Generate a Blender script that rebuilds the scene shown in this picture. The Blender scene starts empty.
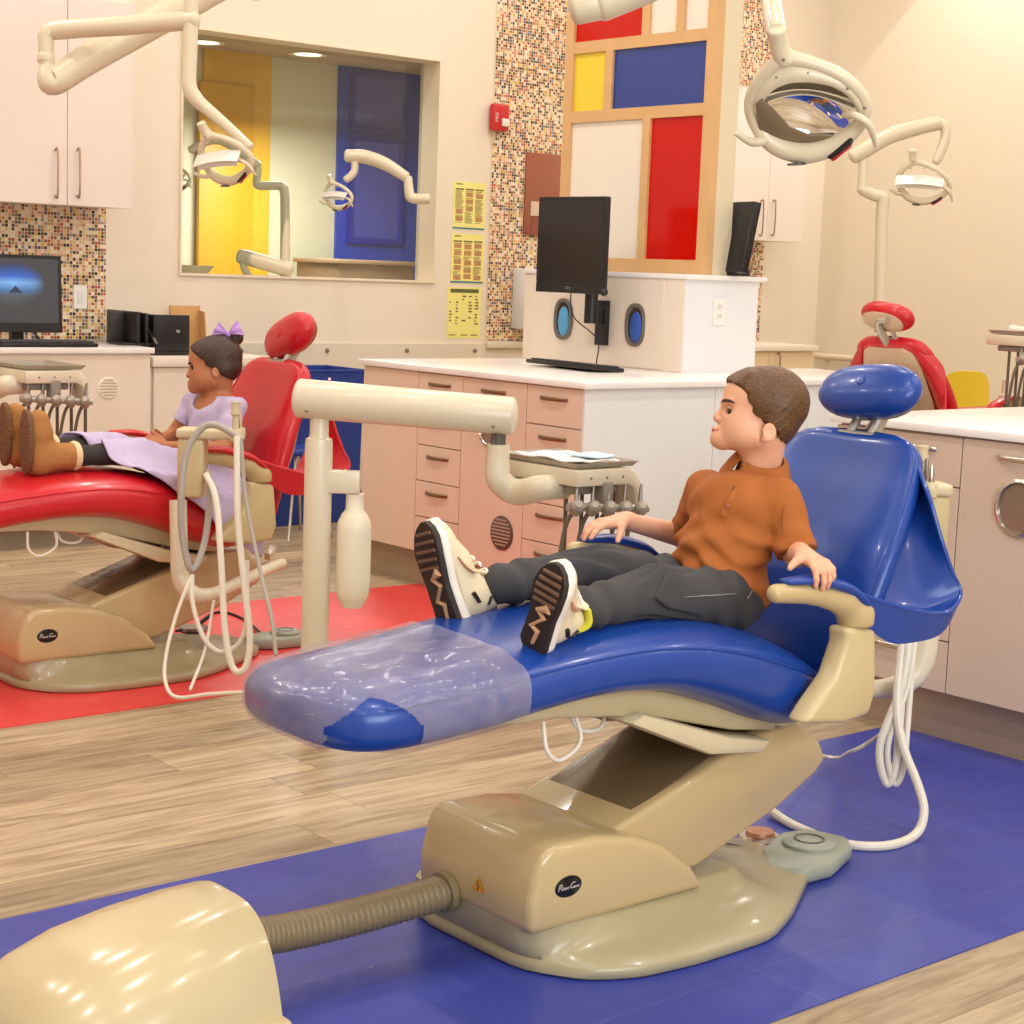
import bpy, bmesh, math, random
import numpy as np
from mathutils import Vector, Matrix
random.seed(7); rng = np.random.default_rng(7)
C = bpy.context.scene.collection
PI = math.pi

# ---------------------------------------------------------------- camera model (solved from the room's lines)
FPX, PITCH, ROLL, YAW, EYE = 1744.456, 0.1361771, 0.03762095, 0.7017171, 1.35
_f = np.array([math.sin(YAW)*math.cos(PITCH), math.cos(YAW)*math.cos(PITCH), -math.sin(PITCH)])
_r = np.array([math.cos(YAW), -math.sin(YAW), 0.0]); _u = np.cross(_r, _f)
CR = _r*math.cos(ROLL) + _u*math.sin(ROLL); CU = -_r*math.sin(ROLL) + _u*math.cos(ROLL); CF = _f
def _ray(x, y): return CR*(x-512)/FPX - CU*(y-512)/FPX + CF
def onX(x, y, X): d = _ray(x, y); return np.array([0, 0, EYE]) + d*X/d[0]
def onY(x, y, Y): d = _ray(x, y); return np.array([0, 0, EYE]) + d*Y/d[1]
def onZ(x, y, Z=0.0): d = _ray(x, y); return np.array([0, 0, EYE]) + d*(Z-EYE)/d[2]
def onD(x, y, D): return np.array([0, 0, EYE]) + _ray(x, y)*D
cam = bpy.data.cameras.new('camera'); co = bpy.data.objects.new('camera', cam); C.objects.link(co)
m = Matrix.Identity(4)
for i in range(3): m[i][0], m[i][1], m[i][2] = CR[i], CU[i], -CF[i]
m[2][3] = EYE; co.matrix_world = m
cam.sensor_width = 36; cam.lens = FPX/1024*36; cam.clip_start = 0.05; cam.clip_end = 60
bpy.context.scene.camera = co

# ---------------------------------------------------------------- materials
def lin(c):
    if isinstance(c, str):
        c = c.lstrip('#'); c = [int(c[i:i+2], 16)/255 for i in (0, 2, 4)]
    return tuple((x/12.92 if x <= .04045 else ((x+.055)/1.055)**2.4) for x in c) + (1.0,)
MATS = {}
def mat(name, col, rough=.5, metal=0, bump=0, bscale=60, coat=0, vary=0, vscale=8, alpha=1, trans=0, emit=0, spec=.5, sss=0, detail=4):
    if name in MATS: return MATS[name]
    M = bpy.data.materials.new(name); M.use_nodes = True; nt = M.node_tree; b = nt.nodes['Principled BSDF']
    I = b.inputs; c = lin(col)
    I['Base Color'].default_value = c; I['Roughness'].default_value = rough; I['Metallic'].default_value = metal
    I['Specular IOR Level'].default_value = spec; I['Coat Weight'].default_value = coat; I['Coat Roughness'].default_value = .08
    I['Alpha'].default_value = alpha; I['Transmission Weight'].default_value = trans
    if emit: I['Emission Color'].default_value = c; I['Emission Strength'].default_value = emit
    if sss: I['Subsurface Weight'].default_value = sss; I['Subsurface Radius'].default_value = (.01, .004, .002); I['Subsurface Scale'].default_value = .5
    tc = nt.nodes.new('ShaderNodeTexCoord')
    if vary:
        n = nt.nodes.new('ShaderNodeTexNoise'); n.inputs['Scale'].default_value = vscale; n.inputs['Detail'].default_value = detail
        nt.links.new(tc.outputs['Object'], n.inputs['Vector'])
        mx = nt.nodes.new('ShaderNodeMix'); mx.data_type = 'RGBA'
        mx.inputs[6].default_value = tuple(x*(1-vary) for x in c[:3]) + (1,); mx.inputs[7].default_value = tuple(min(1, x*(1+vary)) for x in c[:3]) + (1,)
        nt.links.new(n.outputs['Fac'], mx.inputs[0]); nt.links.new(mx.outputs[2], I['Base Color'])
    if bump:
        n = nt.nodes.new('ShaderNodeTexNoise'); n.inputs['Scale'].default_value = bscale; n.inputs['Detail'].default_value = 3
        nt.links.new(tc.outputs['Object'], n.inputs['Vector'])
        bp = nt.nodes.new('ShaderNodeBump'); bp.inputs['Strength'].default_value = bump; bp.inputs['Distance'].default_value = .01
        nt.links.new(n.outputs['Fac'], bp.inputs['Height']); nt.links.new(bp.outputs['Normal'], I['Normal'])
    MATS[name] = M; return M
def nodes_mat(name):
    M = bpy.data.materials.new(name); M.use_nodes = True; MATS[name] = M
    return M, M.node_tree, M.node_tree.nodes['Principled BSDF']
def N(nt, t, **kw):
    n = nt.nodes.new(t)
    for k, v in kw.items(): setattr(n, k, v)
    return n

# ---------------------------------------------------------------- mesh builder
def V3(p): return np.array(p, float)
def smooth_path(pts, n=8):
    P = [V3(p) for p in pts]
    if len(P) < 3 or n <= 1: return P
    Q = [2*P[0]-P[1]] + P + [2*P[-1]-P[-2]]; out = []
    for i in range(1, len(Q)-2):
        a, b, c, d = Q[i-1:i+3]
        for k in range(n):
            t = k/n
            out.append(.5*(2*b + (c-a)*t + (2*a-5*b+4*c-d)*t*t + (3*b-a-3*c+d)*t**3))
    out.append(P[-1]); return out
class MB:
    def __init__(s): s.v = []; s.f = []
    def add(s, verts, faces):
        o = len(s.v); s.v += [tuple(map(float, p)) for p in verts]; s.f += [tuple(i+o for i in f) for f in faces]; return s
    def frombm(s, bm):
        bm.verts.index_update(); s.add([v.co for v in bm.verts], [[v.index for v in f.verts] for f in bm.faces]); bm.free(); return s
    def box(s, lo, hi, bev=0, seg=2, rot=None, piv=None):
        bm = bmesh.new(); bmesh.ops.create_cube(bm, size=1); lo, hi = V3(lo), V3(hi)
        for v in bm.verts: v.co = [(lo[i]+hi[i])/2 + v.co[i]*(hi[i]-lo[i]) for i in range(3)]
        if bev: bmesh.ops.bevel(bm, geom=bm.edges[:], offset=min(bev, .49*min(abs(hi-lo))), segments=seg, affect='EDGES', profile=.5)
        if rot is not None:
            p = Vector(piv) if piv is not None else Vector((lo+hi)/2)
            for v in bm.verts: v.co = rot @ (v.co-p) + p
        return s.frombm(bm)
    def prism(s, poly, z0, z1, bev=0, seg=2, axis='z', fn=None):
        # poly: 2-D outline; axis z: (x,y) lifted z0..z1; axis y: (x,z) between y0..y1; axis x: (y,z) between x0..x1
        bm = bmesh.new()
        def P(a, b, c): return {'z': (a, b, c), 'y': (a, c, b), 'x': (c, a, b)}[axis]
        lo = [bm.verts.new(P(a, b, z0)) for a, b in poly]; hi = [bm.verts.new(P(a, b, z1)) for a, b in poly]
        n = len(poly); bm.faces.new(lo); bm.faces.new(hi[::-1])
        for i in range(n): bm.faces.new((lo[i], hi[i], hi[(i+1) % n], lo[(i+1) % n]))
        bmesh.ops.recalc_face_normals(bm, faces=bm.faces[:])
        if bev:
            es = [e for e in bm.edges if len(e.link_faces) == 2 and e.calc_face_angle() > .5]
            bmesh.ops.bevel(bm, geom=es, offset=bev, segments=seg, affect='EDGES', profile=.5)
        if fn:
            for v in bm.verts: v.co = fn(v.co)
        return s.frombm(bm)
    def rings(s, R, cap=True, closed=False):
        n = len(R[0]); o = len(s.v)
        for r in R: s.v += [tuple(map(float, p)) for p in r]
        m = len(R)
        for i in range(m if closed else m-1):
            a, b = o+i*n, o+((i+1) % m)*n
            for k in range(n): s.f.append((a+k, a+(k+1) % n, b+(k+1) % n, b+k))
        if cap and not closed:
            s.f.append(tuple(o+k for k in range(n))[::-1]); s.f.append(tuple(o+(m-1)*n+k for k in range(n)))
        return s
    def tube(s, pts, r=.01, seg=10, n=1, flat=1, closed=False, cap=True, up0=None, round_end=False):
        P = smooth_path(pts, n)
        rr = r if hasattr(r, '__len__') else [r]*len(pts)
        if len(rr) != len(P): rr = np.interp(np.linspace(0, 1, len(P)), np.linspace(0, 1, len(rr)), rr)
        T = []
        for i in range(len(P)):
            a = P[i]-P[i-1] if i > 0 else (P[0]-P[-1] if closed else P[1]-P[0]); b = P[(i+1) % len(P)]-P[i] if (i < len(P)-1 or closed) else a
            t = a/(np.linalg.norm(a)+1e-9)+b/(np.linalg.norm(b)+1e-9); T.append(t/(np.linalg.norm(t)+1e-9))
        u = V3(up0) if up0 is not None else (V3((0, 0, 1)) if abs(T[0][2]) < .9 else V3((1, 0, 0)))
        R = []
        for i in range(len(P)):
            u = u - T[i]*(u@T[i]); u /= np.linalg.norm(u)+1e-9; w = np.cross(T[i], u)
            R.append([P[i] + rr[i]*(u*math.cos(a)*flat + w*math.sin(a)) for a in np.linspace(0, 2*PI, seg, endpoint=False)])
        if round_end:
            for end in (0, -1):
                c, t, ring = P[end], T[end]*(-1 if end == 0 else 1), R[end]; ext = []
                for q in (.35, .65, .87, 1.0):
                    ext.append([c + (V3(p)-c)*math.sqrt(max(1-q*q, .0004)) + t*rr[end]*q*round_end for p in ring])
                R = ext[::-1] + R if end == 0 else R + ext
        return s.rings(R, cap, closed)
    def cyl(s, a, b, r, seg=20, r2=None): return s.tube([a, b], [r, r if r2 is None else r2], seg)
    def lathe(s, prof, c, seg=24, ax=(0, 0, 1), cap=True):
        ax = V3(ax); ax /= np.linalg.norm(ax); u = V3((1, 0, 0)) if abs(ax[0]) < .9 else V3((0, 1, 0)); u = u-ax*(u@ax); u /= np.linalg.norm(u); w = np.cross(ax, u); c = V3(c)
        return s.rings([[c + ax*h + max(r, 1e-4)*(u*math.cos(a)+w*math.sin(a)) for a in np.linspace(0, 2*PI, seg, endpoint=False)] for r, h in prof], cap)
    def ball(s, c, r, seg=16, ring=10, M3=None):
        r = V3(r) if hasattr(r, '__len__') else V3((r, r, r)); c = V3(c); R = []
        for i in range(ring+1):
            t = PI*i/ring; t = min(max(t, .02), PI-.02)
            q = [V3((math.sin(t)*math.cos(a), math.sin(t)*math.sin(a), -math.cos(t)))*r for a in np.linspace(0, 2*PI, seg, endpoint=False)]
            R.append([c + (np.array(M3)@p if M3 is not None else p) for p in q])
        return s.rings(R)
    def quad(s, *p): return s.add(p, [tuple(range(len(p)))])
    def grid(s, P, thick=0):
        # P[i][j] points -> sheet; thick>0 gives it two sides
        a, b = len(P), len(P[0]); P = np.array(P, float)
        if not thick:
            return s.add(P.reshape(-1, 3), [(i*b+j, i*b+j+1, (i+1)*b+j+1, (i+1)*b+j) for i in range(a-1) for j in range(b-1)])
        du = np.gradient(P, axis=0); dv = np.gradient(P, axis=1); n = np.cross(du, dv); n /= np.linalg.norm(n, axis=2, keepdims=True)+1e-9
        A = (P+n*thick/2).reshape(-1, 3); B = (P-n*thick/2).reshape(-1, 3); k = a*b; F = []
        for i in range(a-1):
            for j in range(b-1):
                q = (i*b+j, i*b+j+1, (i+1)*b+j+1, (i+1)*b+j); F.append(q); F.append(tuple(x+k for x in q[::-1]))
        ed = [i*b for i in range(a)] + [(a-1)*b+j for j in range(1, b)] + [i*b+b-1 for i in range(a-2, -1, -1)] + [j for j in range(b-2, 0, -1)]
        for i in range(len(ed)): F.append((ed[i], ed[(i+1) % len(ed)], ed[(i+1) % len(ed)]+k, ed[i]+k))
        return s.add(np.concatenate([A, B]), F)
    def text(s, txt, c, size, right, up, shear=0, depth=.0006, align='CENTER', bold=0):
        cu = bpy.data.curves.new('t', 'FONT'); cu.body = txt; cu.size = size; cu.align_x = align; cu.align_y = 'CENTER'; cu.shear = shear; cu.extrude = 0; cu.offset = bold; cu.resolution_u = 3
        ob = bpy.data.objects.new('t', cu); C.objects.link(ob); dg = bpy.context.evaluated_depsgraph_get(); me = ob.evaluated_get(dg).to_mesh()
        right, up, c = V3(right), V3(up), V3(c); nrm = np.cross(right, up)
        s.add([c + right*v.co.x + up*v.co.y + nrm*depth for v in me.vertices], [tuple(p.vertices) for p in me.polygons])
        ob.evaluated_get(dg).to_mesh_clear(); bpy.data.objects.remove(ob); bpy.data.curves.remove(cu); return s
    def xform(s, fn, start=0):
        s.v[start:] = [tuple(map(float, fn(V3(p)))) for p in s.v[start:]]; return s
    def mesh(s, name, m, off=(0, 0, 0), sharp=35):
        me = bpy.data.meshes.new(name); o = V3(off)
        me.from_pydata((np.array(s.v)-o).tolist(), [], s.f); me.validate()
        bm = bmesh.new(); bm.from_mesh(me); bmesh.ops.recalc_face_normals(bm, faces=bm.faces[:]); bm.to_mesh(me); bm.free()
        me.shade_smooth()
        if sharp < 180: me.set_sharp_from_angle(angle=math.radians(sharp))
        if m is not None: me.materials.append(m)
        return me
def root(o):
    while o.parent is not None: o = o.parent
    return o
def obj(name, mb, m, parent=None, sharp=35, label=None, loc=None):
    """one mesh object; verts given in world space"""
    off = np.array(root(parent).location) if parent is not None else (V3(loc) if loc is not None else np.array(mb.v).mean(0)*V3((1, 1, 0)) + V3((0, 0, np.array(mb.v)[:, 2].min())))
    o = bpy.data.objects.new(name, mb.mesh(name, m, off, sharp)); C.objects.link(o)
    if parent is not None: o.parent = parent
    else: o.location = off
    if label: o['label'] = label
    return o
def tag(o, label, cat, group=None, kind=None):
    o['label'] = label; o['category'] = cat
    if group: o['group'] = group
    if kind: o['kind'] = kind
    return o
def thing(name, label, cat, loc, group=None):
    o = bpy.data.objects.new(name, None); C.objects.link(o); o.location = loc; o.empty_display_size = .1
    return tag(o, label, cat, group)
def struct(name, mb, m, parent=None, sharp=35):
    o = obj(name, mb, m, parent, sharp); o['kind'] = 'structure'; return o
def dup(r, dloc, label, group=None, skip=()):
    c = r.copy(); C.objects.link(c); c.location = Vector(r.location)+Vector(dloc); c['label'] = label
    if group: c['group'] = group
    mp = {r: c}
    def rec(o):
        for ch in list(o.children):
            if ch.name.split('.')[0] in skip or ch == c: continue
            d = ch.copy(); C.objects.link(d); d.parent = mp[o]; mp[ch] = d; rec(ch)
    rec(r); return c, mp

# ---------------------------------------------------------------- signed distance fields -> one continuous surface (surface nets)
class SDF:
    def __init__(s, lo, hi, h):
        s.lo = V3(lo); s.h = h; s.n = np.ceil((V3(hi)-s.lo)/h).astype(int)+1; s.F = np.full(s.n, .2, np.float32)
    def reg(s, lo, hi):
        a = np.clip(np.floor((V3(lo)-s.lo)/s.h).astype(int), 0, s.n-1); b = np.clip(np.ceil((V3(hi)-s.lo)/s.h).astype(int)+1, 1, s.n)
        g = [(s.lo[i]+s.h*np.arange(a[i], b[i])).astype(np.float32) for i in range(3)]
        return (slice(a[0], b[0]), slice(a[1], b[1]), slice(a[2], b[2])), g[0][:, None, None], g[1][None, :, None], g[2][None, None, :]
    def op(s, fn, lo, hi, k=.01, sub=False):
        lo, hi = V3(lo)-k-3*s.h, V3(hi)+k+3*s.h
        sl, X, Y, Z = s.reg(lo, hi); d = fn(X, Y, Z).astype(np.float32); F = s.F[sl]
        if sub:
            d = -d; hh = np.clip(.5-.5*(F-d)/k, 0, 1) if k > 0 else (d > F)*1.; s.F[sl] = F*(1-hh)+d*hh + (k*hh*(1-hh) if k > 0 else 0)
        else:
            hh = np.clip(.5+.5*(F-d)/k, 0, 1); s.F[sl] = F*(1-hh)+d*hh-k*hh*(1-hh)
        return s
    def cap(s, a, b, ra, rb=None, k=.01, sub=False):
        a, b = V3(a), V3(b); rb = ra if rb is None else rb; L = b-a; l2 = max(L@L, 1e-9)
        def fn(X, Y, Z):
            t = np.clip(((X-a[0])*L[0]+(Y-a[1])*L[1]+(Z-a[2])*L[2])/l2, 0, 1)
            return np.sqrt((X-a[0]-t*L[0])**2+(Y-a[1]-t*L[1])**2+(Z-a[2]-t*L[2])**2)-(ra+(rb-ra)*t)
        R = max(ra, rb); return s.op(fn, np.minimum(a, b)-R, np.maximum(a, b)+R, k, sub)
    def chain(s, pts, rad, k=.01):
        for i in range(len(pts)-1): s.cap(pts[i], pts[i+1], rad[i], rad[i+1], k)
        return s
    def ell(s, c, r, M3=None, k=.01, sub=False):
        c, r = V3(c), V3(r); A = np.eye(3) if M3 is None else np.array(M3, float).T
        def fn(X, Y, Z):
            x, y, z = X-c[0], Y-c[1], Z-c[2]
            p = [A[i, 0]*x+A[i, 1]*y+A[i, 2]*z for i in range(3)]
            k0 = np.sqrt(sum((p[i]/r[i])**2 for i in range(3))); k1 = np.sqrt(sum((p[i]/r[i]**2)**2 for i in range(3)))+1e-6
            return k0*(k0-1)/k1
        R = max(r); return s.op(fn, c-R, c+R, k, sub)
    def box(s, c, half, rad, M3=None, k=.005, sub=False):
        c, q = V3(c), V3(half)-rad; A = np.eye(3) if M3 is None else np.array(M3, float).T
        def fn(X, Y, Z):
            x, y, z = X-c[0], Y-c[1], Z-c[2]
            p = [np.abs(A[i, 0]*x+A[i, 1]*y+A[i, 2]*z)-q[i] for i in range(3)]
            return np.sqrt(sum(np.maximum(t, 0)**2 for t in p))+np.minimum(np.maximum(np.maximum(p[0], p[1]), p[2]), 0)-rad
        R = np.linalg.norm(half); return s.op(fn, c-R, c+R, k, sub)
    def cut(s, p, n, k=.004):
        # keep the side the normal points away from
        p, n = V3(p), V3(n)/np.linalg.norm(V3(n)); sl, X, Y, Z = s.reg(s.lo, s.lo+s.h*s.n)
        d = (X-p[0])*n[0]+(Y-p[1])*n[1]+(Z-p[2])*n[2]; F = s.F; hh = np.clip(.5-.5*(F-d)/k, 0, 1); s.F = (F*(1-hh)+d*hh+k*hh*(1-hh)).astype(np.float32); return s
    def warp(s, fn):
        sl, X, Y, Z = s.reg(s.lo, s.lo+s.h*s.n); s.F = (s.F+fn(X, Y, Z)).astype(np.float32); return s
    def mesh(s):
        F = s.F; F[0] = F[-1] = .1; F[:, 0] = F[:, -1] = .1; F[:, :, 0] = F[:, :, -1] = .1
        ins = F < 0; n = F.shape; cs = np.zeros([k-1 for k in n], np.int8)
        for i in (0, 1):
            for j in (0, 1):
                for k in (0, 1): cs += ins[i:n[0]-1+i, j:n[1]-1+j, k:n[2]-1+k]
        act = (cs > 0) & (cs < 8); idx = np.argwhere(act); ID = np.full(act.shape, -1, np.int64); ID[act] = np.arange(len(idx))
        acc = np.zeros((len(idx), 3)); cnt = np.zeros(len(idx)); cor = [(i, j, k) for i in (0, 1) for j in (0, 1) for k in (0, 1)]
        val = {c: F[idx[:, 0]+c[0], idx[:, 1]+c[1], idx[:, 2]+c[2]] for c in cor}
        for c in cor:
            for ax in range(3):
                if c[ax]: continue
                d = list(c); d[ax] = 1; d = tuple(d); a, b = val[c], val[d]; w = (a < 0) != (b < 0); t = np.where(w, a/np.where(w, a-b, 1), 0)
                p = np.array(c, float)[None]+0*acc; p[:, ax] += t; acc += p*w[:, None]; cnt += w
        v = s.lo+s.h*(idx+acc/cnt[:, None]); faces = []
        for ax in range(3):
            o1, o2 = [(1, 2), (2, 0), (0, 1)][ax]
            A = [slice(1, None) if i in (o1, o2) else slice(None, -1) for i in range(3)]
            sgn = np.zeros(act.shape, np.int8); hi = [slice(0, k-1) for k in n]; hi2 = list(hi); hi2[ax] = slice(1, n[ax])
            s0, s1 = ins[tuple(hi)], ins[tuple(hi2)]
            e = np.argwhere(s0 != s1); e = e[(e[:, o1] > 0) & (e[:, o2] > 0)]
            a = e.copy(); b = e.copy(); b[:, o1] -= 1; c = b.copy(); c[:, o2] -= 1; d = e.copy(); d[:, o2] -= 1
            q = np.stack([ID[tuple(x.T)] for x in (a, b, c, d)], 1); fl = s0[tuple(e.T)]; q[~fl] = q[~fl][:, ::-1]; faces.append(q)
        return v, np.concatenate(faces)
    def mb(s, smooth=0):
        v, f = s.mesh()
        if smooth:
            e = np.concatenate([f[:, [0, 1]], f[:, [1, 2]], f[:, [2, 3]], f[:, [3, 0]]])
            for it in range(smooth):
                for lam in (.5, -.52):
                    acc = np.zeros_like(v); c = np.zeros(len(v)); np.add.at(acc, e[:, 0], v[e[:, 1]]); np.add.at(acc, e[:, 1], v[e[:, 0]]); np.add.at(c, e[:, 0], 1); np.add.at(c, e[:, 1], 1)
                    v = v+lam*(acc/c[:, None]-v)
        r = MB(); r.v = [tuple(p) for p in v.tolist()]; r.f = [tuple(q) for q in f.tolist()]; return r
def rotm(ax, ang): return np.array(Matrix.Rotation(ang, 3, Vector(ax)))
def frame(x, y=None, z=None):
    """3x3 whose columns are axes: x given, z roughly given"""
    x = V3(x)/np.linalg.norm(V3(x)); z = V3(z if z is not None else (0, 0, 1)); z = z-x*(z@x); z /= np.linalg.norm(z); return np.stack([x, np.cross(z, x), z], 1)
# ================================================================ procedural surfaces
def mth(nt, op, a, b=None, c=None):
    n = nt.nodes.new('ShaderNodeMath'); n.operation = op
    for i, x in enumerate((a, b, c)):
        if x is None: continue
        if isinstance(x, (int, float)): n.inputs[i].default_value = x
        else: nt.links.new(x, n.inputs[i])
    return n.outputs[0]
def ramp(nt, fac, stops, interp='LINEAR'):
    r = nt.nodes.new('ShaderNodeValToRGB'); r.color_ramp.interpolation = interp; e = r.color_ramp.elements
    while len(e) < len(stops): e.new(.5)
    for k, (p, c) in enumerate(stops): e[k].position = p; e[k].color = lin(c)
    nt.links.new(fac, r.inputs[0]); return r.outputs[0]
def mixc(nt, fac, a, b, mode='MIX'):
    n = nt.nodes.new('ShaderNodeMix'); n.data_type = 'RGBA'; n.blend_type = mode
    for k, x in ((0, fac), (6, a), (7, b)):
        if isinstance(x, (int, float)): n.inputs[k].default_value = x
        elif isinstance(x, (tuple, str)): n.inputs[k].default_value = lin(x) if isinstance(x, str) else x
        else: nt.links.new(x, n.inputs[k])
    return n.outputs[2]
def sepxyz(nt):
    g = N(nt, 'ShaderNodeNewGeometry'); s = N(nt, 'ShaderNodeSeparateXYZ'); nt.links.new(g.outputs['Position'], s.inputs[0]); return s.outputs, g.outputs['Position']
def plank_mat():
    M, nt, b = nodes_mat('wood_plank_floor'); (x, y, z), pos = sepxyz(nt); W, L = .182, 1.22
    row = mth(nt, 'FLOOR', mth(nt, 'DIVIDE', y, W)); w1 = N(nt, 'ShaderNodeTexWhiteNoise', noise_dimensions='1D'); nt.links.new(row, w1.inputs['W'])
    xs = mth(nt, 'DIVIDE', mth(nt, 'ADD', x, mth(nt, 'MULTIPLY', w1.outputs['Value'], 7.3)), L); col = mth(nt, 'FLOOR', xs)
    cv = N(nt, 'ShaderNodeCombineXYZ'); nt.links.new(row, cv.inputs[0]); nt.links.new(col, cv.inputs[1])
    w2 = N(nt, 'ShaderNodeTexWhiteNoise', noise_dimensions='3D'); nt.links.new(cv.outputs[0], w2.inputs['Vector'])
    gv = N(nt, 'ShaderNodeCombineXYZ'); nt.links.new(mth(nt, 'MULTIPLY', x, 1.5), gv.inputs[0]); nt.links.new(mth(nt, 'MULTIPLY', y, 16), gv.inputs[1]); nt.links.new(mth(nt, 'MULTIPLY', w2.outputs['Value'], 40), gv.inputs[2])
    n = N(nt, 'ShaderNodeTexNoise'); n.inputs['Scale'].default_value = 1.6; n.inputs['Detail'].default_value = 7; n.inputs['Roughness'].default_value = .62; n.inputs['Distortion'].default_value = .8
    nt.links.new(gv.outputs[0], n.inputs['Vector'])
    c = ramp(nt, n.outputs['Fac'], [(.25, '#7d6a50'), (.42, '#a08a6c'), (.55, '#b8a283'), (.78, '#cbb796')])
    k = mth(nt, 'ADD', .78, mth(nt, 'MULTIPLY', w2.outputs['Value'], .34)); cb = N(nt, 'ShaderNodeCombineColor')
    for i in range(3): nt.links.new(k, cb.inputs[i])
    c = mixc(nt, 1.0, c, cb.outputs[0], 'MULTIPLY')
    fy = mth(nt, 'FRACT', mth(nt, 'DIVIDE', y, W)); fx = mth(nt, 'FRACT', xs)
    seam = mth(nt, 'MAXIMUM', mth(nt, 'LESS_THAN', fy, .012), mth(nt, 'LESS_THAN', fx, .0022))
    c = mixc(nt, mth(nt, 'MULTIPLY', seam, .55), c, '#4b3824'); nt.links.new(c, b.inputs['Base Color'])
    b.inputs['Roughness'].default_value = .42; b.inputs['Specular IOR Level'].default_value = .4; return M
def vinyl_mat(name, c1, c2, seamc):
    M, nt, b = nodes_mat(name); (x, y, z), pos = sepxyz(nt)
    n = N(nt, 'ShaderNodeTexNoise'); n.inputs['Scale'].default_value = 2.2; n.inputs['Detail'].default_value = 5; nt.links.new(pos, n.inputs['Vector'])
    c = ramp(nt, n.outputs['Fac'], [(.3, c1), (.7, c2)])
    fx = mth(nt, 'FRACT', mth(nt, 'DIVIDE', mth(nt, 'ADD', x, .22), .914)); fy = mth(nt, 'FRACT', mth(nt, 'DIVIDE', mth(nt, 'ADD', y, .1), .457))
    seam = mth(nt, 'MAXIMUM', mth(nt, 'LESS_THAN', fx, .0026), mth(nt, 'LESS_THAN', fy, .0045))
    c = mixc(nt, mth(nt, 'MULTIPLY', seam, .35), c, seamc)
    v = N(nt, 'ShaderNodeTexVoronoi'); v.inputs['Scale'].default_value = 6; nt.links.new(pos, v.inputs['Vector'])
    c = mixc(nt, mth(nt, 'MULTIPLY', mth(nt, 'LESS_THAN', v.outputs['Distance'], .03), .3), c, '#c8c8dc')
    nt.links.new(c, b.inputs['Base Color']); b.inputs['Roughness'].default_value = .36
    n2 = N(nt, 'ShaderNodeTexNoise'); n2.inputs['Scale'].default_value = 14; n2.inputs['Detail'].default_value = 4; nt.links.new(pos, n2.inputs['Vector'])
    nt.links.new(mth(nt, 'ADD', .26, mth(nt, 'MULTIPLY', n2.outputs['Fac'], .22)), b.inputs['Roughness']); return M
def mosaic_mat():
    M, nt, b = nodes_mat('mosaic_tile'); (x, y, z), pos = sepxyz(nt); T = .0168
    u, v = mth(nt, 'DIVIDE', x, T), mth(nt, 'DIVIDE', z, T)
    cv = N(nt, 'ShaderNodeCombineXYZ'); nt.links.new(mth(nt, 'FLOOR', u), cv.inputs[0]); nt.links.new(mth(nt, 'FLOOR', v), cv.inputs[1])
    w = N(nt, 'ShaderNodeTexWhiteNoise', noise_dimensions='3D'); nt.links.new(cv.outputs[0], w.inputs['Vector'])
    cols = ['#efe2c8', '#3a2c26', '#d8b04a', '#e9d9be', '#b65a34', '#e8c89a', '#5a5557', '#c9a27a', '#8a4a35', '#eedcc0', '#4a4a5c', '#e0b8a0', '#8a7f50', '#e4c69a', '#3a2c28', '#cf8a5a', '#e8d6be', '#8d8d8e', '#b0503f', '#e2c47a', '#c98f74', '#a8876a']
    c = ramp(nt, w.outputs['Value'], [(i/len(cols), q) for i, q in enumerate(cols)], 'CONSTANT')
    fu, fv = mth(nt, 'FRACT', u), mth(nt, 'FRACT', v)
    g = mth(nt, 'MAXIMUM', mth(nt, 'GREATER_THAN', mth(nt, 'ABSOLUTE', mth(nt, 'SUBTRACT', fu, .5)), .43), mth(nt, 'GREATER_THAN', mth(nt, 'ABSOLUTE', mth(nt, 'SUBTRACT', fv, .5)), .43))
    c = mixc(nt, g, c, '#e6d6b8'); nt.links.new(c, b.inputs['Base Color'])
    nt.links.new(mth(nt, 'ADD', .15, mth(nt, 'MULTIPLY', g, .6)), b.inputs['Roughness']); return M
wallm = mat('wall_cream_paint', '#e7dac6', .62, bump=.04, bscale=220)
wallr = mat('wall_tan_paint', '#e8dbc4', .62, bump=.04, bscale=220)
ceilm = mat('ceiling_paint', '#efe8dc', .8)
white = mat('white_laminate', '#e6e7e8', .35)
wtop = mat('white_quartz_top', '#f1ece8', .22, vary=.03, vscale=30)
pink = mat('blush_maple_laminate', '#e3c9b4', .38, vary=.04, vscale=3)
taupe = mat('taupe_laminate', '#d3bba6', .4, vary=.03, vscale=3)
offw = mat('cream_laminate', '#eadccb', .42)
kick = mat('plinth_metal', '#a8927c', .35, metal=.35)
darkgap = mat('dark_gap', '#3b2c22', .8)
chrome = mat('brushed_chrome', '#c9c4bd', .22, metal=1)
steel = mat('satin_steel', '#9c9690', .35, metal=1)
blackp = mat('black_plastic', '#17161a', .35)
woodf = mat('pale_oak', '#d9ae78', .45, vary=.12, vscale=9)
moz = mosaic_mat()
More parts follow.
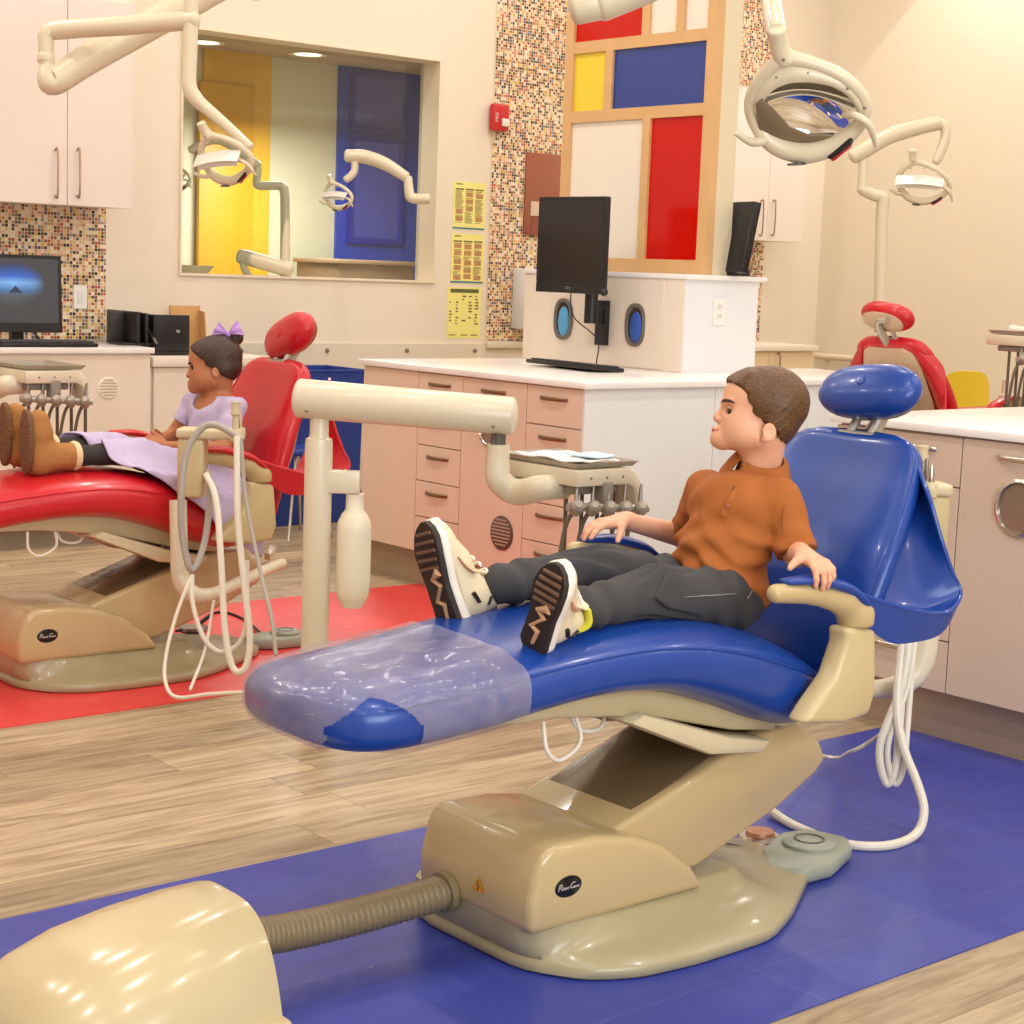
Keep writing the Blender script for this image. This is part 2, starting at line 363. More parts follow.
# ================================================================ room shell
X0, X1, YF, YB, ZC = -2.2, 9.58, -2.0, 8.1, 4.2
struct('floor', MB().box((X0, YF, -.1), (X1+.2, YB+2.6, 0)), plank_mat())
o = struct('floor_strip', MB().box((-.6, 2.005, .0), (X1-.02, 3.262, .0025)), vinyl_mat('blue_vinyl', '#2c3a92', '#3543a0', '#8088c4')); o['label'] = 'blue vinyl floor strip under the near dental chair'
o = struct('floor_strip', MB().box((-.6, 4.65, .0), (4.5, 5.945, .0025)), vinyl_mat('red_vinyl', '#dd3a3c', '#e54544', '#f08a80')); o['label'] = 'red vinyl floor strip under the far dental chair'
struct('ceiling', MB().box((X0, YF, ZC), (X1+.2, YB, ZC+.1)), ceilm)
WL, WR, WB, WT, WD = 4.525, 6.19, 1.273, 2.535, .17
w = MB()
w.box((X0-.1, YB, 0), (WL, YB+WD, ZC)); w.box((WR, YB, 0), (X1+.2, YB+WD, ZC)); w.box((WL, YB, 0), (WR, YB+WD, WB)); w.box((WL, YB, WT), (WR, YB+WD, ZC))
struct('wall_back', w, wallm)
struct('wall_right', MB().box((X1, YF, 0), (X1+.2, YB, ZC)), wallr)
struct('wall_left', MB().box((X0-.1, YF, 0), (X0, YB, ZC)), wallm)
struct('wall_front', MB().box((X0-.1, YF-.1, 0), (X1+.2, YF, ZC)), wallm)
# window: frame lining + pane
wf = MB(); t = .012
wf.box((WL, YB-.012, WT-t), (WR, YB+WD, WT)); wf.box((WL, YB-.012, WB), (WR, YB+WD, WB+t)); wf.box((WL, YB-.012, WB+t), (WL+t, YB+WD, WT-t)); wf.box((WR-t, YB-.012, WB+t), (WR, YB+WD, WT-t))
win = struct('window_1', wf, mat('window_lining', '#e9d9bf', .5)); win['label'] = 'interior window with cream lining looking into the next treatment room'
gm, nt, b = nodes_mat('window_glass'); b.inputs['Base Color'].default_value = (.93, .97, .95, 1); b.inputs['Roughness'].default_value = .02
tr = N(nt, 'ShaderNodeBsdfTransparent'); tr.inputs[0].default_value = (.93, .96, .94, 1); gl = N(nt, 'ShaderNodeBsdfGlossy'); gl.inputs['Roughness'].default_value = .02
mx = N(nt, 'ShaderNodeMixShader'); fr = N(nt, 'ShaderNodeFresnel'); fr.inputs[0].default_value = 1.5
nt.links.new(mth(nt, 'MULTIPLY', fr.outputs[0], .7), mx.inputs[0]); nt.links.new(tr.outputs[0], mx.inputs[1]); nt.links.new(gl.outputs[0], mx.inputs[2]); nt.links.new(mx.outputs[0], nt.nodes['Material Output'].inputs[0])
g = struct('window_pane', MB().box((WL+t, YB+.145, WB+t), (WR-t, YB+.153, WT-t)), gm, win)
# mosaic bands on the back wall
o = struct('wall_tiles', MB().box((2.4, YB-.008, .94), (4.11, YB, 1.64)), moz); o['label'] = 'small square mosaic tile backsplash above the left counter'
o = struct('wall_tiles', MB().box((6.585, YB-.008, .945), (8.99, YB, ZC)), moz); o['label'] = 'tall band of small square mosaic tile behind the coloured screen'
# wall protection panel with a cap rail (screw heads show along it)
pr = MB().box((4.12, YB-.012, .1), (6.585, YB, .925)); pr.box((6.585, YB-.03, .90), (9.5, YB, .942), .004)
o = struct('trim_1', pr, mat('wall_panel_grey', '#dccfbb', .5)); sc = MB()
for x in (4.9, 5.45, 6.0, 6.5): sc.lathe([(.014, 0), (.012, .008), (.004, .01)], (x, YB-.012, .885), 12, (0, -1, 0))
struct('trim_screw', sc, steel, o)
struct('baseboard_back', MB().box((4.7, YB-.022, 0), (X1, YB, .1), .004), mat('baseboard_brown', '#5d4a3a', .5))
struct('baseboard_right', MB().box((X1-.015, YF, 0), (X1, YB, .1), .004), MATS['baseboard_brown'])
# ================================================================ the room beyond the window
YN = 10.45
nr = MB(); nzc = float(onY(335, 65, YN)[2]) 
cnw = mat('next_room_cream', '#d8d2b4', .6); o = struct('wall_beyond', MB().box((X0, YN, 0), (X1, YN+.1, nzc+.05)), cnw)
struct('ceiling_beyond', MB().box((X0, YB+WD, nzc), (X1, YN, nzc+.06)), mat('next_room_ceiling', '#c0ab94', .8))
struct('wall_beyond_left', MB().box((3.6, YB+WD, 0), (3.7, YN, nzc)), cnw); struct('wall_beyond_right', MB().box((8.6, YB+WD, 0), (8.7, YN, nzc)), cnw)
def nx(px, py): return onY(px, py, YN)
yx0, yx1 = nx(201, 150)[0], nx(268, 150)[0]; yel = mat('yellow_paint', '#e3b02c', .5); bl = mat('cobalt_paint', '#2140b8', .45); bl2 = mat('deep_cobalt', '#1226a0', .4); pur = mat('muted_violet', '#474fb4', .5)
o = struct('trim_2', MB().box((yx0, YN-.03, 0), (yx1, YN, nzc)), yel)
dr = MB().box((yx0-.05, YN-.07, 0), (yx1-.15, YN-.03, nzc-.22), .01)
o = struct('door_1', dr, mat('yellow_door', '#d9a11f', .45)); o['label'] = 'yellow door seen through the window'
bx0, bx1 = nx(336, 150)[0], nx(424, 150)[0]
o = struct('trim_3', MB().box((bx0, YN-.03, 0), (bx1, YN, nzc)), bl)
for (a, b_, c, d), nm in (((345, 76, 403, 131), 'upper'), ((343, 139, 401, 243), 'lower')):
    p, q = nx(a, d), nx(c, b_); fr_ = MB(); e = .045; z0, z1 = p[2], q[2]; xa, xb = p[0], q[0]
    fr_.box((xa, YN-.06, z0), (xb, YN-.03, z0+e)); fr_.box((xa, YN-.06, z1-e), (xb, YN-.03, z1)); fr_.box((xa, YN-.06, z0+e), (xa+e, YN-.03, z1-e)); fr_.box((xb-e, YN-.06, z0+e), (xb, YN-.03, z1-e))
    t_ = thing('framed_board', f'blue framed board seen through the window, {nm} of two on the blue wall', 'picture', ((xa+xb)/2, YN-.04, z0))
    obj('frame', fr_, bl2, t_); obj('board', MB().box((xa+e, YN-.045, z0+e), (xb-e, YN-.03, z1-e)), pur, t_)
for px, py in ((205, 43), (308, 55)):
    c = onZ(px, py, nzc-.008); o = thing('ceiling_light', 'round recessed ceiling light in the next room, ' + ('left one beside the lamp arm' if px < 250 else 'one above the cream wall section'), 'light', (c[0], c[1], nzc))
    obj('trim_ring', MB().lathe([(.09, -.001), (.13, -.004), (.13, 0.0)], (c[0], c[1], nzc-.004), 24), mat('ring_white', '#efe9dc', .5), o)
    obj('diffuser', MB().lathe([(.001, 0), (.09, 0), (.09, .003), (.001, .003)], (c[0], c[1], nzc-.007), 24), mat('lit_diffuser', '#fff1d6', .5, emit=2.2), o)
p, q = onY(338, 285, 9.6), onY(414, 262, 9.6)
t_ = thing('counter_reflection', 'low brown box standing in for a counter reflection at the bottom of the window', 'cabinet', ((p[0]+q[0])/2, 9.8, 0))
obj('body', MB().box((p[0], 9.6, .08), (q[0], 10.1, q[2]-.03), .004).box((p[0]+.02, 9.64, .002), (q[0]-.02, 10.08, .08)), mat('counter_reflection_brown', '#8d7358', .5), t_); obj('top', MB().box((p[0]-.02, 9.58, q[2]-.03), (q[0]+.02, 10.12, q[2]), .004), mat('counter_reflection_top', '#a98d6c', .4), t_)  # solid box added in place of a counter reflected in the window glass
# ================================================================ cabinets
def handle_bar(face, y, z, half, m, parent, depth=.028):
    """bowed flat pull on a front that faces -X; runs along Y"""
    h = MB(); P = []
    for k in range(13):
        t = -1+2*k/12; P.append((face-depth*(1-t*t)**.5*.9-.001, y+half*t, z))
    h.tube(P, .008, 8, 1, flat=.35, up0=(1, 0, .01)); h.xform(lambda p: p)
    return obj('handle', h, m, parent)
def porthole(c, r, ax, parent, glass):
    g = MB().lathe([(r*1.0, 0), (r*1.16, .002), (r*1.16, .010), (r*1.02, .014), (r*.95, .006), (r*.95, 0)], c, 40, ax)
    o = obj('porthole_ring', g, chrome, parent); obj('porthole_glass', MB().lathe([(.001, .001), (r*.97, .001), (r*.97, .004), (.001, .004)], c, 40, ax), glass, o)
smoke = mat('smoked_panel', '#8d7a68', .12, metal=.3)
def vent(c, r, ax, parent, m, md, sl=8, ry=None):
    v = MB().lathe([(.001, 0), (r, 0), (r, .004), (r*.93, .007), (.001, .007)], c, 32, ax); o = obj('vent', v, m, parent)
    s = MB(); ax = V3(ax); side = np.cross(ax, (0, 0, 1)); c = V3(c)
    for k in range(sl):
        h = r*.82*(-1+2*(k+.5)/sl); w_ = math.sqrt(max((r*.86)**2-h*h, 0)); a = c+ax*.0075-side*w_+V3((0, 0, h)); b_ = c+ax*.0085+side*w_+V3((0, 0, h+r*.09))
        s.box(np.minimum(a, b_)-1e-4, np.maximum(a, b_)+1e-4)
    obj('vent_slot', s, md, o)
# island units (fronts face -X)
XI, XK, ZT, ZB = 4.45, 4.505, .925, .155
def yI(px, py): return float(onX(px, py, XI)[1])
ye = [yI(363.5, 400), yI(417.5, 420), yI(461.5, 420), yI(525.5, 430), yI(581.5, 430)]
dark_h = mat('handle_dark_chrome', '#8a6f58', .3, metal=.85)
def cab_body(t, y0, y1, xf, xd, m, zt=None):
    obj('body', MB().box((xf+.02, y0+.001, ZB), (xf+xd, y1-.001, (zt or ZT)-.001)), m, t); return t
def drawers(t, y0, y1, xf, zs, m, hm, halfk=.24):
    for a, b_ in zip(zs[:-1], zs[1:]):
        d = obj('drawer', MB().box((xf, y0+.002, b_+.002), (xf+.018, y1-.002, a-.002), .0015, 1), m, t)
        handle_bar(xf, (y0+y1)/2, a-(a-b_)*.3, (y1-y0)*halfk, hm, d)
zs5 = [ZT-.003-(ZT-.003-ZB)*k/5 for k in range(6)]
t = thing('cabinet', 'plain blush panel cabinet at far left end of the drawer island', 'cabinet', (XI+.3, (ye[0]+ye[1])/2, 0)); cab_body(t, ye[1], ye[0], XI, .6, pink)
obj('front_panel', MB().box((XI, ye[1]+.002, ZB+.002), (XI+.018, ye[0], ZT-.003), .0015, 1), pink, t)
t = thing('drawer_cabinet', 'narrow blush five-drawer cabinet on the island beside the plain panel', 'cabinet', (XI+.3, (ye[1]+ye[2])/2, 0)); cab_body(t, ye[2], ye[1], XI, .6, pink); drawers(t, ye[2], ye[1], XI, zs5, pink, dark_h)
t = thing('cabinet', 'blush door cabinet with porthole and dark oval vent on the island', 'cabinet', (XI+.3, (ye[2]+ye[3])/2, 0)); cab_body(t, ye[3], ye[2], XI, .6, pink)
d = obj('door', MB().box((XI, ye[3]+.002, ZB+.002), (XI+.018, ye[2]-.002, ZT-.005), .0015, 1), pink, t)
handle_bar(XI, (ye[2]+ye[3])/2, ZT-.05, .075, dark_h, d); ph = onX(492, 428, XI); porthole(ph, .068, (-1, 0, 0), d, smoke)
vp = onX(502, 533, XI); vent(vp, .07, (-1, 0, 0), d, mat('vent_dark', '#5d4a40', .5), mat('vent_slot_dark', '#b09884', .6), 8)
t = thing('drawer_cabinet', 'blush five-drawer cabinet at the island corner beside the white end panel', 'cabinet', (XI+.3, (ye[3]+ye[4])/2, 0)); cab_body(t, ye[4], ye[3], XI, .6, pink); drawers(t, ye[4], ye[3], XI, zs5, pink, dark_h)
YE = ye[4]-.012
t = thing('end_panel', 'white end panel of the island facing the blue chair', 'panel', (5.3, YE+.1, 0))
seam = float(onY(714, 420, YE)[0])
obj('panel', MB().box((XI+.001, YE, .1), (seam-.0015, YE+.012, ZT-.002)), white, t); obj('panel', MB().box((seam+.0015, YE, .1), (6.33, YE+.012, ZT-.002)), white, t)
obj('carcass', MB().box((5.06, YE+.013, .1), (6.32, YE+.6, ZT-.003)), white, t)
t = thing('island_plinth', 'recessed tan plinth under the drawer island', 'plinth', (5.4, 5.7, 0)); obj('plinth', MB().box((XK, YE+.05, 0), (5.04, ye[0]-.01, ZB-.001)), kick, t)
o = obj('worktop', MB().box((XI-.02, YE-.02, ZT), (6.36, YE+.62, ZT+.026), .004), wtop, loc=(5.4, YE+.3, ZT))
wt = MB(); wt.prism([(XI-.02, YE-.02), (6.36, YE-.02), (6.48, YE+.62), (5.9, YE+.62), (5.9, ye[0]+.02), (XI-.02, ye[0]+.02)], ZT, ZT+.026, .004)
bpy.data.objects.remove(o); o = obj('worktop', wt, wtop, loc=(5.4, YE+.3, ZT)); tag(o, 'white quartz worktop over the blush drawer island', 'worktop'); ZW = ZT+.026
# riser box on the island
XB, YBx = 5.385, 5.285
t = thing('riser_cabinet', 'white raised box with oval cutouts on the island worktop under the coloured screen', 'cabinet', (XB+.2, 5.9, ZW)); zl = 1.372; yb1 = float(onX(523.5, 320, XB)[1])
obj('body', MB().box((XB, YBx, ZW), (XB+.46, yb1, zl-.022), .002, 1), offw, t); obj('end_face', MB().box((XB+.001, YBx-.006, ZW), (XB+.459, YBx, zl-.022)), white, t)
obj('ledge', MB().box((XB-.006, YBx-.02, zl-.022), (XB+.50, yb1, zl), .003), wtop, t)
a, b_ = onX(608.5, 276, XB), onX(660.5, 377, XB); zz = zl-.03
obj('access_door', MB().box((XB-.004, b_[1], ZW+.006), (XB, a[1]+.1, zz), .001, 1), offw, t)
gv = mat('nitrile_blue', '#2f59b8', .35, bump=.5, bscale=40); gv2 = mat('tissue_blue', '#5aa8d8', .7, bump=.8, bscale=50)
for px, py, rm, gm_ in ((564, 319, 'left', gv2), (636, 325, 'right', gv)):
    c = onX(px, py, XB); hw, hh = .052, .085; ring = []; inn = []
    R_ = [[(XB-.004-dx, c[1]+(hw+dr)*math.copysign(abs(math.cos(q))**.85, math.cos(q)), c[2]+(hh+dr)*math.copysign(abs(math.sin(q))**.7, math.sin(q))) for q in np.linspace(0, 2*PI, 36, endpoint=False)] for dr, dx in ((.010, 0), (.010, .006), (0, .008), (-.008, .004), (-.008, 0))]
    o = obj('cutout_rim', MB().rings(R_, cap=False), mat('grey_trim', '#6d6760', .4), t)
    obj('cutout_inset', MB().rings([[(XB-.0045, c[1]+(hw-.006)*math.cos(q), c[2]+(hh-.006)*math.sin(q)) for q in np.linspace(0, 2*PI, 30, endpoint=False)], [(XB-.0055, c[1]+(hw-.006)*math.cos(q), c[2]+(hh-.006)*math.sin(q)) for q in np.linspace(0, 2*PI, 30, endpoint=False)]]), darkgap, o)
    bm_ = MB().ball((XB-.004, c[1]-.004, c[2]-.01), (.012, hw*.72, hh*.8), 20, 14); rr = random.Random(3)
    bm_.xform(lambda p: p+np.array([min(0, .004*math.sin(p[1]*190)*math.cos(p[2]*160)), 0, 0])); obj('glove_stack', bm_, gm_, o)
# power outlet
def outlet(c, u, n, label, holes=True):
    u, n = V3(u), V3(n); c = V3(c); t = thing('power_outlet' if holes else 'light_switch', label, 'outlet' if holes else 'switch', tuple(c-V3((0, 0, .058))))
    M3 = np.stack([u, n, V3((0, 0, 1))], 1)
    def bb(x, z, w, h, d0, d1): return MB().box((-w/2+x, d0, -h/2+z), (w/2+x, d1, h/2+z), .0015, 1).xform(lambda p: c+M3@p)
    obj('cover_plate', bb(0, 0, .072, .116, 0, .006), mat('plate_white', '#f1efe9', .35), t)
    for z in (.021, -.021) if holes else (0,):
        r = obj('receptacle' if holes else 'rocker', bb(0, z, .034, .03 if holes else .066, .006, .009), mat('plate_white2', '#e6e4de', .35), t)
        if holes: s = bb(-.006, z+.003, .0025, .009, .009, .0095); s2 = bb(.006, z+.003, .0025, .008, .009, .0095); s.add(s2.v, s2.f); obj('slot', s, darkgap, r)
outlet(onY(718.5, 312, YBx-.006), (-1, 0, 0), (0, -1, 0), 'white duplex power outlet on the white side of the raised island box')
# coloured glass screen standing on the riser
XD = 5.56
def dY(px, py): return float(onX(px, py, XD)[1])
def dZ(px, py): return float(onX(px, py, XD)[2])
t = thing('divider_screen', 'oak framed divider screen with red, yellow, blue and white panes on the raised box', 'divider', (XD, 5.9, zl))
yR, yL = dY(709, 240), dY(563, 190); fw = .055; zt = 2.85
zr1, zr2 = (dZ(640, 48)+dZ(640, 36))/2, (dZ(640, 117)+dZ(640, 110))/2
zb = zl+.062; r_ = .026
rails = MB(); rails.box((XD-.02, yR, zl+.001), (XD+.03, yR+fw, zt)); rails.box((XD-.02, yL-fw, zl+.001), (XD+.03, yL, zt)); rails.box((XD-.02, yR+fw, zl+.001), (XD+.03, yL-fw, zb))
for z in (zr1, zr2): rails.box((XD-.018, yR+fw, z-r_), (XD+.028, yL-fw, z+r_))
yv = [dY(614, 80), dY(652, 20), dY(684, 15), dY(645, 180)]
yv1 = dY(611, 80); yv2 = dY(649, 14); yv3 = dY(683.5, 12); yv4 = dY(646, 190); hb = .024
rails.box((XD-.018, yv1-hb, zr2+r_), (XD+.028, yv1+hb, zr1-r_)); rails.box((XD-.018, yv2-hb, zr1+r_), (XD+.028, yv2+hb, zt)); rails.box((XD-.018, yv3-hb, zr1+r_), (XD+.028, yv3+hb, zt)); rails.box((XD-.018, yv4-hb, zb), (XD+.028, yv4+hb, zr2-r_))
obj('frame', rails, woodf, t)
def pane(nm, y0, y1, z0, z1, m): obj(nm, MB().box((XD-.004, y0, z0), (XD+.006, y1, z1)), m, t, label=nm.replace('_', ' '))
gl_r = mat('glass_red', '#c9150c', .12, spec=.3); gl_b = mat('glass_blue', '#24408f', .1, spec=.55); gl_y = mat('glass_yellow', '#ecd33c', .25); gl_w = mat('glass_white', '#efe6d6', .25)
pane('red_pane', yv2+hb, yL-fw, zr1+r_, zt, gl_r); pane('white_pane', yv3+hb, yv2-hb, zr1+r_, zt, gl_w); pane('white_pane', yR+fw, yv3-hb, zr1+r_, zt, gl_w)
pane('yellow_pane', yv1+hb, yL-fw, zr2+r_, zr1-r_, gl_y); pane('blue_pane', yR+fw, yv1-hb, zr2+r_, zr1-r_, gl_b)
pane('white_pane', yv4+hb, yL-fw, zb, zr2-r_, gl_w); pane('red_pane', yR+fw, yv4-hb, zb, zr2-r_, gl_r)
obj('post', MB().box((XD+.03, yR, zl+.001), (XD+.14, yR+.1, zt)), mat('post_cream', '#e2d4b4', .55), t, label='cream painted end post')
obj('back_panel', MB().box((XD+.031, yR+.1, zl+.001), (XD+.045, yL, zt)), MATS['post_cream'], t)
# monitors
def monitor(name, label, c, w, h, face, tilt=0, screen=None, thick=.03, logo=None):
    """face: unit horizontal direction the screen looks at; c: middle of the screen"""
    f = V3(face)/np.linalg.norm(face); s = np.cross((0, 0, 1), f); M3 = np.stack([s, -f, V3((0, 0, 1))], 1); c = V3(c); R = rotm(s, tilt)
    def T(p): return c + R@(M3@V3(p))
    t = thing(name, label, 'monitor', tuple(c-V3((0, 0, h/2))))
    obj('housing', MB().box((-w/2, 0, -h/2), (w/2, thick, h/2), .006).xform(T), blackp, t)
    bz = .016; bb = .045
    sc_ = obj('screen', MB().box((-w/2+bz, -.0015, -h/2+bb), (w/2-bz, .001, h/2-bz)).xform(T), screen or mat('screen_off', '#1e1b1a', .18), t)
    bz_ = MB().box((-w/2, -.003, -h/2), (w/2, .0, -h/2+bb-.002), .002, 1); bz_.box((-w/2, -.003, h/2-bz), (w/2, 0, h/2), .002, 1); bz_.box((-w/2, -.003, -h/2+bb), (-w/2+bz, 0, h/2-bz), .002, 1); bz_.box((w/2-bz, -.003, -h/2+bb), (w/2, 0, h/2-bz), .002, 1)
    obj('bezel', bz_.xform(T), blackp, t)
    if logo: obj('logo', MB().text(logo, (0, -.0036, -h/2+.022), .017, (1, 0, 0), (0, 0, 1)).xform(T), mat('logo_silver', '#9aa0a6', .3, metal=.6), t)
    return t, T
Xm = 5.14; mc = onX(570.5, 245, Xm); mw = .93*abs(onX(537, 245, Xm)[1]-onX(606.5, 245, Xm)[1]); mh = onX(571, 197.5, Xm)[2]-onX(571, 294, Xm)[2]
t, T = monitor('monitor', 'black square monitor on a swing arm above the island worktop', mc, mw, mh, (-1, -.03, 0), logo='DELL')
armc = onX(600, 325, XB-.03); am = MB(); am.box((XB-.035, armc[1]-.035, armc[2]-.09), (XB-.0045, armc[1]+.03, armc[2]+.11), .004); obj('wall_bracket', am, blackp, t)
am = MB(); lo = mc+V3((.04, -.0, -mh/2+.07)); am.tube([lo, lo+V3((.07, -.0, -.02)), (Xm+.12, mc[1]-.02, lo[2]-.10)], .022, 12, 3); am.cyl((Xm+.12, mc[1]-.02, lo[2]-.06), (Xm+.12, mc[1]-.02, lo[2]-.2), .03); am.box((Xm+.11, armc[1]-.03, lo[2]-.20), (XB-.03, mc[1]+.02, lo[2]-.14), .01); obj('swing_arm', am, blackp, t)
obj('vesa_plate', MB().box((Xm+.028, mc[1]-.05, mc[2]-.05-.06), (Xm+.045, mc[1]+.05, mc[2]+.05-.06), .003), blackp, t)
am = MB().ball(onX(604, 292, Xm), .018); obj('adjust_knob', am, blackp, t)
cab_ = MB().tube([mc+V3((.03, .02, -mh/2+.02)), mc+V3((.05, .02, -mh/2-.1)), (XB-.09, mc[1]-.03, ZW+.12), (XB-.09, mc[1]-.03, ZW+.004)], .003, 6, 6); obj('cable', cab_, blackp, t)
def keyboard(label, c, u, w=.44, d=.15, m=None):
    """c: middle of the near long edge's footprint centre; u: long direction"""
    u = V3(u)/np.linalg.norm(u); v = np.cross((0, 0, 1), u); c = V3(c); t = thing('keyboard', label, 'keyboard', tuple(c))
    def T(p): return c+u*p[0]+v*p[1]+V3((0, 0, p[2]+.06*(p[1]+d/2)))
    obj('base', MB().box((-w/2, -d/2, .001), (w/2, d/2, .018), .005).xform(T), blackp, t); k = MB()
    for r in range(6):
        n = 20
        for j in range(n):
            if r == 0 and 5 < j < 12: continue
            x = -w/2+.012+(w-.024)*(j+.5)/n; y = -d/2+.014+(d-.028)*(r+.5)/6; k.box((x-.0085, y-.0085, .018), (x+.0085, y+.0085, .025), .002, 1)
        if r == 0: k.box((-w/2+.012+(w-.024)*6/n+.002, -d/2+.016, .018), (-w/2+.012+(w-.024)*12/n-.002, -d/2+.033, .025), .002, 1)
    obj('keys', k.xform(T), mat('key_grey', '#3b3a3c', .5), t); return t
kc = onZ(574, 366.5, ZW+.01); keyboard('dark keyboard on the island worktop below the swing-arm monitor', (kc[0], kc[1], ZW), (.12, 1, 0), .50, .17)
# monitor edge behind the screen's end post
M2 = onD(733, 240, 7.70); t, T = monitor('monitor', 'black monitor seen nearly edge-on behind the end post of the coloured screen', (M2[0], M2[1], zl+.165), .34, .31, (.95, -.25, 0), .17, thick=.035)
obj('foot', MB().box((M2[0]-.06, M2[1]-.07, zl+.001), (M2[0]+.05, M2[1]+.07, zl+.03), .004), blackp, t)
# ---- right-hand cabinets, fronts face -X
XR = 4.28; zr = .928
t = thing('drawer_cabinet', 'taupe three-drawer cabinet behind the blue chair headrest', 'cabinet', (XR+.3, 3.25, 0)); ys = float(onX(960, 480, XR)[1]); y2 = 3.505
obj('body', MB().box((XR+.02, ys+.001, ZB), (XR+.6, y2, zr-.001)), taupe, t)
zd = [zr-.006, float(onX(954, 487.5, XR)[2]), float(onX(945, 642, XR)[2]), ZB]
for k, (a, b_) in enumerate(zip(zd[:-1], zd[1:])):
    d = obj('drawer', MB().box((XR, ys+.002, b_+.002), (XR+.018, y2, a-.002), .0015, 1), taupe, t); handle_bar(XR, (onX(913, 443, XR) if k == 0 else onX(889, 642, XR) if k == 2 else onX(905, 520, XR))[1], a-.042, .085, chrome, d)
t = thing('cabinet', 'taupe door cabinet with chrome porthole at the right side of the room', 'cabinet', (XR+.3, 2.75, 0)); y0 = 2.38
obj('body', MB().box((XR+.02, y0, ZB), (XR+.6, ys-.001, zr-.001)), taupe, t); d = obj('door', MB().box((XR, y0, ZB+.002), (XR+.018, ys-.002, zr-.006), .0015, 1), taupe, t)
hc = onX(1013, 459, XR); handle_bar(XR, hc[1]-.04, hc[2], .09, chrome, d); porthole(onX(1021, 508, XR), .072, (-1, 0, 0), d, smoke)
t = thing('cabinet_plinth', 'recessed plinth under the taupe cabinets at right', 'plinth', (XR+.3, 2.9, 0)); obj('plinth', MB().box((XR+.055, y0, 0), (XR+.6, 3.45, ZB-.001)), kick, t)
o = obj('worktop', MB().box((XR-.018, y0-.02, zr), (6.1, 3.525, zr+.024), .003), wtop); tag(o, 'white worktop over the taupe cabinets at right', 'worktop')
t = thing('cabinet', 'white back half of the right island under its worktop', 'cabinet', (5.4, 2.95, 0)); obj('body', MB().box((XR+.61, y0, .1), (6.05, 3.49, zr-.001)), white, t); obj('plinth', MB().box((XR+.66, y0, 0), (6.0, 3.45, .099)), kick, t)
# ---- left counter on the back wall
YL = 7.48; zq = .905
t = thing('base_cabinet', 'cream base cabinet with a round vent under the left monitor', 'cabinet', (3.4, 7.8, 0)); obj('body', MB().box((2.5, YL+.04, .1), (4.04, YB-.013, zq-.001), .002), offw, t)
obj('front_panel', MB().box((2.5, YL+.02, .1), (4.045, YL+.039, zq-.002), .0015, 1), offw, t); vent(onY(108, 388, YL+.02), .052, (0, -1, 0), t, mat('vent_white', '#efe4d6', .45), mat('vent_slot_tan', '#b9a48c', .6), 6)
obj('plinth', MB().box((2.5, YL+.06, 0), (4.04, YB-.014, .099)), mat('plinth_taupe', '#8f8172', .5), t)
o = obj('worktop', MB().box((2.5, YL, zq), (4.058, YB-.009, zq+.028), .003), wtop); tag(o, 'white worktop under the left monitor and keyboard', 'worktop'); ZL = zq+.028
t = thing('base_cabinet', 'lower cream cabinet below the black file sorter, partly behind the girl', 'cabinet', (4.6, 7.8, 0)); obj('body', MB().box((4.061, YL+.06, .1), (4.73, YB-.014, .838), .002), offw, t); obj('door', MB().box((4.075, YL+.04, .1), (4.725, YL+.059, .836), .0015, 1), offw, t); obj('plinth', MB().box((4.07, YL+.1, 0), (4.72, YB-.023, .099)), MATS['plinth_taupe'], t)
o = obj('worktop', MB().box((4.061, YL+.02, .84), (4.75, YB-.013, .886), .003), offw); tag(o, 'lower cream counter top holding the black file sorter', 'worktop'); ZD = .886
YU = 7.75; sm = float(onY(67.5, 150, YU)[0]); xr_ = 4.078; zu0 = 1.59; zu1 = 2.55
upm = mat('upper_laminate', '#e4d7cb', .4)
t = thing('wall_cabinet', 'pale two-door wall cabinet above the left mosaic backsplash', 'cabinet', (3.7, 7.9, zu0)); obj('body', MB().box((2.9, YU+.02, zu0), (xr_, YB-.009, zu1), .002), upm, t)
for a, b_, hx in ((2.9, sm-.0015, 57), (sm+.0015, xr_, 79)):
    d = obj('door', MB().box((a, YU, zu0-.003), (b_, YU+.019, zu1), .0015, 1), upm, t); c = onY(hx, 173, YU-.02)
    h = MB().tube([(c[0], YU, c[2]+.105), (c[0], YU-.028, c[2]+.1), (c[0], YU-.028, c[2]-.1), (c[0], YU, c[2]-.105)], .005, 8, 4); obj('handle', h, mat('handle_bronze', '#a98d74', .35, metal=.8), d)
o = struct('trim_4', MB().box((2.0, YU+.02, zu1), (xr_, YB, ZC)), wallm)
outlet(onY(80, 297, YB-.008), (-1, 0, 0), (0, -1, 0), 'white light switch on the mosaic backsplash beside the left monitor', False)
# left monitor
scm, nt, b = nodes_mat('screen_desktop'); tc = N(nt, 'ShaderNodeTexCoord'); sp = N(nt, 'ShaderNodeSeparateXYZ'); nt.links.new(tc.outputs['Generated'], sp.inputs[0])
u, v = sp.outputs[0], sp.outputs[2]
nz = N(nt, 'ShaderNodeTexNoise'); nz.inputs['Scale'].default_value = 5; nt.links.new(tc.outputs['Generated'], nz.inputs['Vector'])
sky = ramp(nt, v, [(0, '#3d4248'), (.42, '#4a5560'), (.50, '#3f6fa8'), (.62, '#6aa0da'), (.72, '#2f5fc0'), (.9, '#1f3a70'), (1, '#20283a')])
dd = mth(nt, 'SQRT', mth(nt, 'ADD', mth(nt, 'POWER', mth(nt, 'DIVIDE', mth(nt, 'SUBTRACT', u, .42), .40), 2.), mth(nt, 'POWER', mth(nt, 'DIVIDE', mth(nt, 'SUBTRACT', v, .60), .36), 2.)))
glow = ramp(nt, dd, [(0, '#ffffff'), (.7, '#cccccc'), (1.0, '#000000')]); c = mixc(nt, glow, '#3a3d42', sky)
